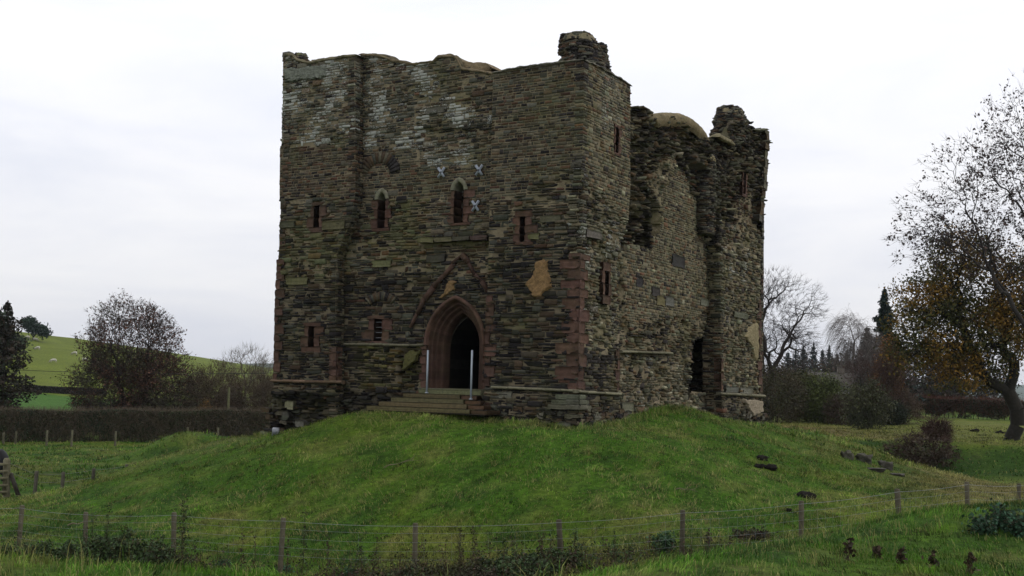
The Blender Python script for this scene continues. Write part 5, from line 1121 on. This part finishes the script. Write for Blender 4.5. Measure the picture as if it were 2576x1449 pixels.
for i, (px, y0, y1, yy) in enumerate([(87, 1185, 1242, 46), (155, 1187, 1236, 48), (232, 1178, 1222, 51), (315, 1168, 1208, 54)]):
    b = at(px, y1, yy); t = at(px, y0, yy); b[2] = min(b[2], hz_at(b[0], b[1])); fpost(b, t[2] - b[2], .075, None, None, parent=f2, name='post', col=(.095, .085, .065), lean=(.03, 0), seed=20 + i); sp2.append(t)
for f in (.08, .4): build('wire', wire([at(10, 1152, 46) - [0, 0, f]] + [t - np.array([0, .08, f]) for t in sp2], .006, (.14, .14, .13), .03), M['wire'], f2)
# timber gate-end at the left edge
gb = at(28, 1246, 46); gb[2] = hz_at(gb[0], gb[1]); gr_ = empty('field_gate', gb, 'weathered timber gate end with strut at the left edge', 'gate'); GC = np.array([.16, .145, .09])
s_ = 46 / F_PX; gt = at(18, 1152, 46); H_ = gt[2] - gb[2] 
build('post', tube([at(16, 1250, 46), at(17, 1158, 46), at(17, 1152, 46)], [.14, .14, .09], GC, 4), M['wood'], gr_)
build('stile', [box(at(4, 1245, 45.8), [.12, 0, 0], [0, .1, 0], [.02, 0, 1.25], GC * .8)], M['wood'], gr_)
for k, yy in enumerate((1172, 1190, 1207, 1225, 1242)):
    a = at(-70, yy + 1, 45.7); build('rail', [box(a, at(19, yy - 1 , 45.7) - a, [0, .05, 0], [0, 0, .10], GC * (1.1 - .05 * k))], M['wood'], gr_)
build('strut', [box(at(20, 1190, 46), [.14, 0, 0], [0, .12, 0], at(40, 1246, 45.8) - at(20, 1190, 46), (.05, .042, .034))], M['wood'], gr_)
cb = at(-12, 1180, 52); cb[2] = hz_at(cb[0], cb[1]); hh_ = at(8, 1134, 52)[2] - cb[2]
cow = animal('cow', 'black cow standing behind the gate, only its rear in view at the left edge', 'cow', at(-38, 1180, 52) * [1, 1, 0] + [0, 0, cb[2]], 2.1, hh_ * 1.13, (.010, .010, .011), (.010, .010, .010), 520, -1, graze=False, wool=False)
# small grey floodlight by the castle's left foot
lb = hit(693, 1094, 30, 60); lr = empty('floodlight', lb, 'small grey box lamp on the grass by the left foot of the castle', 'floodlight')
build('housing', [box(lb + [-.1, -.1, .0], [.22, 0, 0], [0, .16, .05], [0, -.03, .2], (.20, .21, .23))], M['metal'], lr); build('bracket', [box(lb + [-.13, -.02, -.05], [.28, 0, 0], [0, .05, 0], [0, 0, .08], (.12, .12, .13))], M['metal'], lr)
# ------------------------------------------------------------------ grass
def grass_layer(n, xr, yr, dens, hmin, hmax, wid, nb, spread, seed, straw=.22, lean=.6, bend=True):
    """tufts of real blades scattered over the turf"""
    r_ = np.random.default_rng(seed); x = r_.uniform(*xr, n); y = r_.uniform(*yr, n)
    keepm = (np.abs(x) < y * .52 + 2.5) & (r_.random(n) < dens(x, y)); x, y = x[keepm], y[keepm]
    d, s, t = wall_d(x, y); ok = d > .05; x, y = x[ok], y[ok]; n = len(x)
    tuft = .5 * fbm(x * 1.7 + 11, y * 1.7, 3) + .5 * fbm(x * 4.1 + 3, y * 4.1, 2); hs = (hmin + (hmax - hmin) * r_.random(n) ** 1.8) * (.55 + .9 * tuft)
    la = 6.28 * fbm(x * .25, y * .25 + 50, 2) * 2                     # the wind-laid direction drifts over the ground
    X = np.repeat(x, nb) + r_.normal(0, spread, n * nb); Y = np.repeat(y, nb) + r_.normal(0, spread, n * nb); Z = height(X, Y) - .01
    H = np.repeat(hs, nb) * r_.uniform(.5, 1.2, n * nb); A = np.repeat(la, nb) + r_.normal(0, 1.1, n * nb); Lq = H * lean * r_.uniform(.2, 1.5, n * nb)
    W = wid * r_.uniform(.6, 1.4, n * nb); B = r_.uniform(0, 6.28, n * nb); bx, by = np.cos(B) * W, np.sin(B) * W; dx, dy = np.cos(A) * Lq, np.sin(A) * Lq
    base = np.stack([X, Y, Z], 1); off = np.stack([bx, by, 0 * bx], 1); mid = base + np.stack([dx * .35, dy * .35, H * .65], 1); tip = base + np.stack([dx, dy, H * .95], 1)
    V = np.stack([base - off, base + off, mid + off * .7, mid - off * .7, tip], 1).reshape(-1, 3); k = np.arange(n * nb)[:, None] * 5
    Fq = k + np.array([[0, 1, 2, 3]]); Ft = k + np.array([[3, 2, 4]])
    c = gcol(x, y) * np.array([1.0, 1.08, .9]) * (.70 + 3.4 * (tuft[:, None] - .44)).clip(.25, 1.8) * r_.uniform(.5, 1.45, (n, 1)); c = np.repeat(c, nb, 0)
    st = (r_.random(n * nb) < straw)[:, None]; c = np.where(st, c * .45 + np.array([.17, .15, .055]) * r_.uniform(.35, 1.45, (n * nb, 1)), c * r_.uniform(.75, 1.3, (n * nb, 1)))
    cc = np.repeat(c, 5, 0)
    return [(V, Fq, cc), (V[:0], np.zeros((0, 3), int), cc[:0])] if False else (V, Fq, Ft, cc)
def add_grass(name, layers):
    P = []
    for V, Fq, Ft, cc in layers:
        P.append((V, Fq, cc)); 
    o = []
    for V, Fq, Ft, cc in layers:
        o.append((V, Fq, cc))
        tipV = V.reshape(-1, 5, 3)[:, 2:5].reshape(-1, 3); tc_ = cc.reshape(-1, 5, cc.shape[1])[:, 2:5].reshape(-1, cc.shape[1]); o.append((tipV, np.arange(len(tipV)).reshape(-1, 3)[:, [1, 0, 2]], tc_ * 1.12))
    return tag(build(name, o, M['grass']), kind='stuff')
yc_ = lambda x: np.interp(x, CRX, CRY)
near = grass_layer(46000, (-9, 13), (7.5, 21), lambda x, y: ((y < yc_(x) + 2.5) & (y > 8)) * 1.0, .02, .10, .0035, 9, .035, 1, straw=.16)
near2 = grass_layer(2600, (-6, 12), (8.5, 21), lambda x, y: ((y > yc_(x) - 1.5) & (y < yc_(x) + 1.5)) * sm(.42, .6, fbm(x * .6, y * .6, 3)), .12, .30, .0028, 8, .05, 2, straw=.7, lean=.5)
mid = grass_layer(110000, (-20, 26), (20, 46), lambda x, y: .3 + .7 * (1 - sm(30, 46, y)), .02, .10, .008, 6, .06, 3)
mid2 = grass_layer(26000, (-20, 26), (20, 50), lambda x, y: sm(.44, .58, fbm(x * 1.3, y * 1.3 + 7, 3)), .07, .19, .007, 9, .07, 4, straw=.72, lean=1.1)
edge = grass_layer(90000, (-12, 14), (33, 54), lambda x, y: (wall_d(x, y)[0] < .7) * 1.0, .06, .26, .006, 9, .05, 5, straw=.45)
far_ = grass_layer(42000, (-42, 52), (44, 100), lambda x, y: .9 - .4 * sm(60, 100, y) + 0 * x, .05, .20, .022, 5, .14, 6)
add_grass('grass', [near, near2, mid, mid2, edge, far_])
# ------------------------------------------------------------------ undergrowth along the wire fence
NG = [(.030, .055, .015), (.040, .070, .022), (.020, .034, .012), (.050, .055, .018)]
r_ = np.random.default_rng(700)
def clump(name, label, cat, base, R_, nl, seed, cols, ls, stems=26, scol=(.06, .045, .03), group=None):
    r2 = np.random.default_rng(seed); base = np.array(base, float); S = []; C = []
    for k in range(stems):
        a = r2.uniform(0, 6.28); q = math.sqrt(r2.random()) * (.12 if name == 'nettle_patch' else .8); p = base + [R_[0] * q * math.cos(a), R_[1] * q * math.sin(a), 0]; p[2] = hz_at(p[0], p[1]) - .02
        arch = r2.uniform(.2, .7) * R_[0] * .5; b_ = r2.uniform(0, 6.28); h = R_[2] * r2.uniform(.4, 1.1) * (1 - .35 * q); prev = p
        for j in range(1, 6):
            t = j / 5; c = p + [math.cos(b_) * arch * t * t, math.sin(b_) * arch * t * t, h * (1 - (1 - t) ** 2) - .25 * h * max(0, t - .6)]; S.append((prev, c, .006 * (1.2 - t), .006 * (1.1 - t))); m_ = max(1, int(nl / stems / 5)); P_ = prev + (c - prev) * r2.random((m_, 1)); Q_ = P_ + r2.normal(0, .06, (m_, 3)); Q_[:, 2] = np.maximum(Q_[:, 2], P_[:, 2] - .03); C.append(Q_); S += [(a_, b_, .0018, .0012) for a_, b_ in zip(P_, Q_)]; prev = c
    C = np.concatenate(C)
    return tag(build(name, [(*seg_mesh(S, scol, r2, 3), 0), (*leaf_quads(C, ls, cols, r2, asp=.7), 1)], [M['bark'], M['leaf']], origin=base), label, cat, group)
CL = [(215, 25.6, (1.0, .6, .6), 'dark bramble clump in front of the second fence post', 0), (370, 25.0, (1.3, .6, .5), 'dark bramble mass in front of the third post, low on the bank lip', 2), (130, 25.6, (1.1, .6, .4), 'low dark bramble sprawl on the bank lip left of the second post', 0), (500, 24.4, (1.2, .6, .45), 'brown dead bramble sprawl right of the third post, nearer the bank', 2), (860, 23.4, (1.2, .6, .45), 'brown and green weed tangle in front of the span after the fourth post', 2), (1010, 23.6, (1.2, .6, .5), 'dark weed tangle left of the fifth post, nearer the bank', 0), (1180, 23.8, (1.2, .6, .5), 'brown weed tangle right of the fifth post, nearer the bank', 2), (1320, 24.0, (1.0, .6, .5), 'dark green weed tangle nearer the bank, left of the sixth post', 0), (720, 23.4, (1.1, .5, .4), 'brown bramble sprawl at the foot of the fourth post', 2), (20, 27.2, (1.1, .7, .75), 'small bramble clump at the foot of the leftmost fence post', 0), (100, 27.2, (1.1, .7, .6), 'low bramble clump just right of the leftmost fence post', 0), (165, 26.8, (1.0, .7, .75), 'bramble clump between the two leftmost posts, nearer the second', 0),
      (262, 26.6, (1.2, .8, .95), 'dark leafy bramble clump right of the second fence post', 0), (330, 26.4, (1.2, .9, 1.1), 'tall dark bramble clump with yellowish upper leaves', 1), (395, 26.2, (1.1, .8, .85), 'bramble clump left of the third fence post', 0), (300, 25.2, (1.6, .7, .5), 'lowest darkest bramble mass on the lip of the near bank', 2),
      (455, 25.6, (1.3, .7, .45), 'brown dead bramble sprawl at the third fence post', 2), (560, 24.6, (1.4, .7, .40), 'wide brown dead bramble sprawl between third and fourth posts', 2), (650, 24.0, (1.2, .7, .42), 'brown dead bramble sprawl left of the fourth post', 2),
      (790, 24.2, (1.0, .6, .40), 'thin brown weed patch right of the fourth post', 2), (930, 24.4, (1.2, .6, .40), 'thin brown weed patch midway between fourth and fifth posts', 2), (1100, 24.6, (1.1, .6, .45), 'dark weed patch right of the fifth post', 0), (1250, 24.8, (1.2, .6, .40), 'dark weed patch midway between fifth and sixth posts', 0), (1370, 25.0, (1.0, .6, .38), 'dark green weed patch left of the sixth post', 0),
      (2400, 24.5, (.8, .6, .75), 'upright dark green shrub by the fence near the right edge', 0), (2300, 24.0, (.8, .5, .25), 'low nettle patch right of the tallest looking right hand post', 3), (2160, 24.2, (1.0, .6, .3), 'low nettle patch left of that same right hand post', 3), (2205, 25.5, (1.0, .6, .3), 'low nettle patch beyond the wires near the right', 3), (1680, 26, (.8, .5, .3), 'low leafy weeds beside the seventh post', 3), (1900, 27, (.5, .4, .15), 'dark flattened weeds beyond the netting', 2)]
PALS = [NG, NG + [(.075, .085, .018), (.09, .08, .02)], [(.040, .028, .020), (.055, .038, .026), (.022, .020, .012), (.03, .034, .014)], [(.030, .070, .028), (.036, .085, .035), (.025, .05, .022)]]
for i, (px, y, R_, lab, p) in enumerate(CL):
    clump('bramble_clump' if p != 3 else 'nettle_patch', lab, 'brambles' if p != 3 else 'nettles', ground_at(px, y), (R_[0], R_[1], R_[2] * 1.0), int(1900 * R_[0] * (1 + R_[2])), 710 + i, PALS[p], .075 if p != 2 else .06, stems=int(46 * R_[0] * (1.3 if p == 2 else 1)), group='weeds along the wire fence')
# the straggling strip of dead stems, nettles and docks along the wire
r_ = np.random.default_rng(905); S = []; C = []; CB = []
for k in range(820):
    px = r_.uniform(-60, 2500) if k % 3 else r_.uniform(380, 1650); y = np.interp(px, [0, 438, 713, 1700, 2300, 2600], [27.4, 26.6, 24.2, 25.4, 25.6, 29]) + r_.normal(0, .55) - .3; b = ground_at(px, y); h = r_.uniform(.14, .72) * (1.25 if px < 1400 else .7); t = b + [r_.normal(0, .12) * h * 2, r_.normal(0, .1), h]; m_ = (b + t) / 2 + r_.normal(0, .03, 3)
    S += [(b - [0, 0, .03], m_, .006, .005), (m_, t, .005, .002)]
    for q in range(2): v = r_.random(); p = b + (t - b) * v; S.append((p, p + [r_.normal(0, .10), r_.normal(0, .1), r_.uniform(.02, .14)], .003, .0015))
    n = int(r_.uniform(4, 26)); v = r_.random((n, 1)) ** .7; (C if r_.random() < .5 else CB).append(b + (t - b) * v + r_.normal(0, .05, (n, 3)))
C = np.concatenate(C); CB = np.concatenate(CB)
tag(build('undergrowth', [(*seg_mesh(S, (.060, .042, .026), r_, 3), 0), (*leaf_quads(C, .055, NG, r_, asp=.7), 1), (*leaf_quads(CB, .05, [(.05, .032, .02), (.035, .026, .016), (.07, .05, .026)], r_, asp=.7), 1)], [M['bark'], M['leaf']]), kind='stuff')
def stalk(label, base, h, seed, n=240, col=NG, w=.09, tilt=(0, 0), name='dock_stalk', cat='weed'):
    r2 = np.random.default_rng(seed); base = np.array(base, float); S = []; C = []; prev = base - [0, 0, .03]
    for j in range(1, 9):
        t = j / 8; c = base + [tilt[0] * t * h + r2.normal(0, .012), tilt[1] * t * h, h * t]; S.append((prev, c, .009 * (1.15 - t), .009 * (1.1 - t))); m_ = max(1, int(n / 8 * (.35 + 1.0 * math.sin(math.pi * min(1, t * .9))))); P_ = prev + (c - prev) * r2.random((m_, 1)); Q_ = P_ + r2.normal(0, 1, (m_, 3)) * w * (1.15 - t * .7); C.append(Q_); S += [(a_, b_, .0022, .0015) for a_, b_ in zip(P_, Q_)]; prev = c
    return tag(build(name, [(*seg_mesh(S, (.05, .035, .022), r2, 5), 0), (*leaf_quads(np.concatenate(C), .055, col, r2), 1)], [M['bark'], M['leaf']], origin=base), label, cat, 'tall weeds by the wire fence')
BRW = [(.045, .028, .018), (.03, .022, .014), (.06, .04, .022)]
SK = [(489, 1250, 25.6, .13, 330, NG, 'tall leafy dark stalk rising well above the wires between third and fourth posts'), (296, 1272, 26.6, .09, 200, NG, 'tall leafy stalk standing above the dark bramble clump'), (270, 1290, 26.6, .09, 160, NG, 'leafy stalk just left of the tallest bramble stalk'), (252, 1312, 26.6, .10, 140, NG, 'shorter leafy stalk right of the second fence post'),
      (783, 1290, 24.9, .08, 170, NG, 'dark stalk standing above the wires right of the fourth post'), (640, 1325, 24.9, .05, 70, BRW, 'thin brown stalk well left of the fourth post'), (672, 1335, 24.9, .04, 60, BRW, 'thin brown stalk just left of the fourth post'), (745, 1345, 24.7, .05, 70, BRW, 'short thin stalk just right of the fourth post'), (850, 1340, 24.8, .05, 80, BRW, 'thin brown stalk in the left half of the span after the fourth post'), (935, 1345, 24.8, .07, 120, NG, 'leafy drooping stalk left of the fifth post'),
      (965, 1350, 24.9, .05, 80, BRW, 'brown seeded stalk nearest the fifth post on its left'), (1175, 1330, 25, .08, 150, NG, 'bushy stalk between fifth and sixth posts'), (1215, 1325, 25, .07, 110, BRW, 'brown topped stalk left of the sixth post'), (1280, 1350, 25.0, .06, 90, NG, 'low stalk in the right half of the fifth span'), (1460, 1322, 25.2, .07, 120, NG, 'dark stalk just right of the sixth post'), (1560, 1330, 25.5, .05, 60, NG, 'small stalk midway between sixth and seventh posts'), (1790, 1330, 25.6, .05, 80, BRW, 'brown stalk behind the netting right of the seventh post')]
for i, (px, py, y, w, n, col, lab) in enumerate(SK):
    b = ground_at(px, y); stalk(lab, b, max(.3, at(px, py, y)[2] - b[2]), 750 + i, n, col, w, (.05 * math.sin(i * 2), 0))
for i, (px, py, h, col, lab) in enumerate([(2137, 1415, .24, BRW, 'brown withered dock plant on the near bank, leftmost of the withered ones'), (1866, 1442, .0, BRW, ''), (2265, 1418, .15, BRW, 'small brown withered dock plant on the near bank right of a pale grass stem'), (2345, 1432, .16, BRW, 'thin brown withered stalk low on the near bank'), (2442, 1445, .22, BRW, 'two pronged brown withered stalk near the lower right corner'), (2206, 1405, .13, BRW, 'withered brown plant between two others on the near bank')]):
    if h: b = hit(px, py, 8, 40); stalk(lab, b, h, 790 + i, 60, col, .03, name='withered_dock')
# leafy green weeds at the right edge
for i, (px, py, R_, lab) in enumerate([(2470, 1345, (.45, .4, .22), 'left part of the blue green leafy weed patch on the near bank'), (2520, 1335, (.45, .4, .30), 'tallest middle part of the blue green leafy weed patch'), (2565, 1350, (.4, .4, .24), 'right part of the blue green leafy weed patch at the picture edge'), (720, 1442, (.5, .3, .12), 'low green nettles at the bottom edge left of the middle post'), (880, 1446, (.6, .3, .12), 'low green nettles at the bottom edge near the middle'), (560, 1425, (.4, .3, .10), 'small low nettles on the near bank edge below the dead brambles')]):
    b = hit(px, py, 8, 40); clump('nettle_patch', lab, 'nettles', b, R_, 520, 800 + i, [(.026, .070, .034), (.034, .09, .045), (.02, .05, .025)], .055, stems=22, group='leafy weeds on the near bank')
# fallen branches lying in the grass
for i, (p0, p1, r, lab) in enumerate([((170, 1330), (236, 1362), .022, 'fallen grey branch lying by the second fence post'), ((960, 1272), (1065, 1262), .012, 'thin pale twig lying high on the left of the mound')]):
    pass
def fallen(label, px, py, L_, seed, r=.014, y0=12):
    r2 = random.Random(seed); b = hit(px, py, y0, 60); S = []; p = b + [0, 0, .04]; d = r2.uniform(-.3, .3)
    prev = p
    for k in range(7):
        c = prev + np.array([L_ / 7 * math.cos(d), L_ / 7 * math.sin(d) * .5, 0]); c[2] = hz_at(c[0], c[1]) + .05 + r2.uniform(0, .05); S.append((prev, c, r * (1 - k / 8), r * (1 - (k + 1) / 8)))
        if k in (2, 4): q = c + np.array([r2.uniform(.1, .4), r2.uniform(-.2, .2), r2.uniform(.1, .3)]); S.append((c, q, r * .5, r * .15))
        prev = c; d += r2.uniform(-.5, .5)
    tag(build('fallen_branch', [seg_mesh(S, (.16, .13, .09), np.random.default_rng(seed), 5)], M['bark'], origin=b), label, 'branch')
fallen('thin pale fallen twig lying on the left slope of the mound', 965, 1180, 1.2, 1); fallen('fallen grey branch in the brambles by the second fence post', 170, 1325, 1.0, 2, .02); fallen('short pale twig on the mound left of the molehills', 1700, 1235, .6, 3)

# ------------------------------------------------------------------ thin damp air between here and the far hills
hm = bpy.data.materials.new('haze_air'); hm.use_nodes = True; hn = hm.node_tree.nodes; hn.clear(); ho = hn.new('ShaderNodeOutputMaterial'); hv = hn.new('ShaderNodeVolumePrincipled')
hv.inputs['Color'].default_value = (.80, .87, .97, 1); hv.inputs['Density'].default_value = .00009; hv.inputs['Anisotropy'].default_value = .2
hm.node_tree.links.new(hv.outputs[0], ho.inputs['Volume'])
hb = build('haze', [box([-3700, -60, -12], [7400, 0, 0], [0, 4300, 0], [0, 0, 105], (1, 1, 1))], hm); tag(hb, kind='stuff')
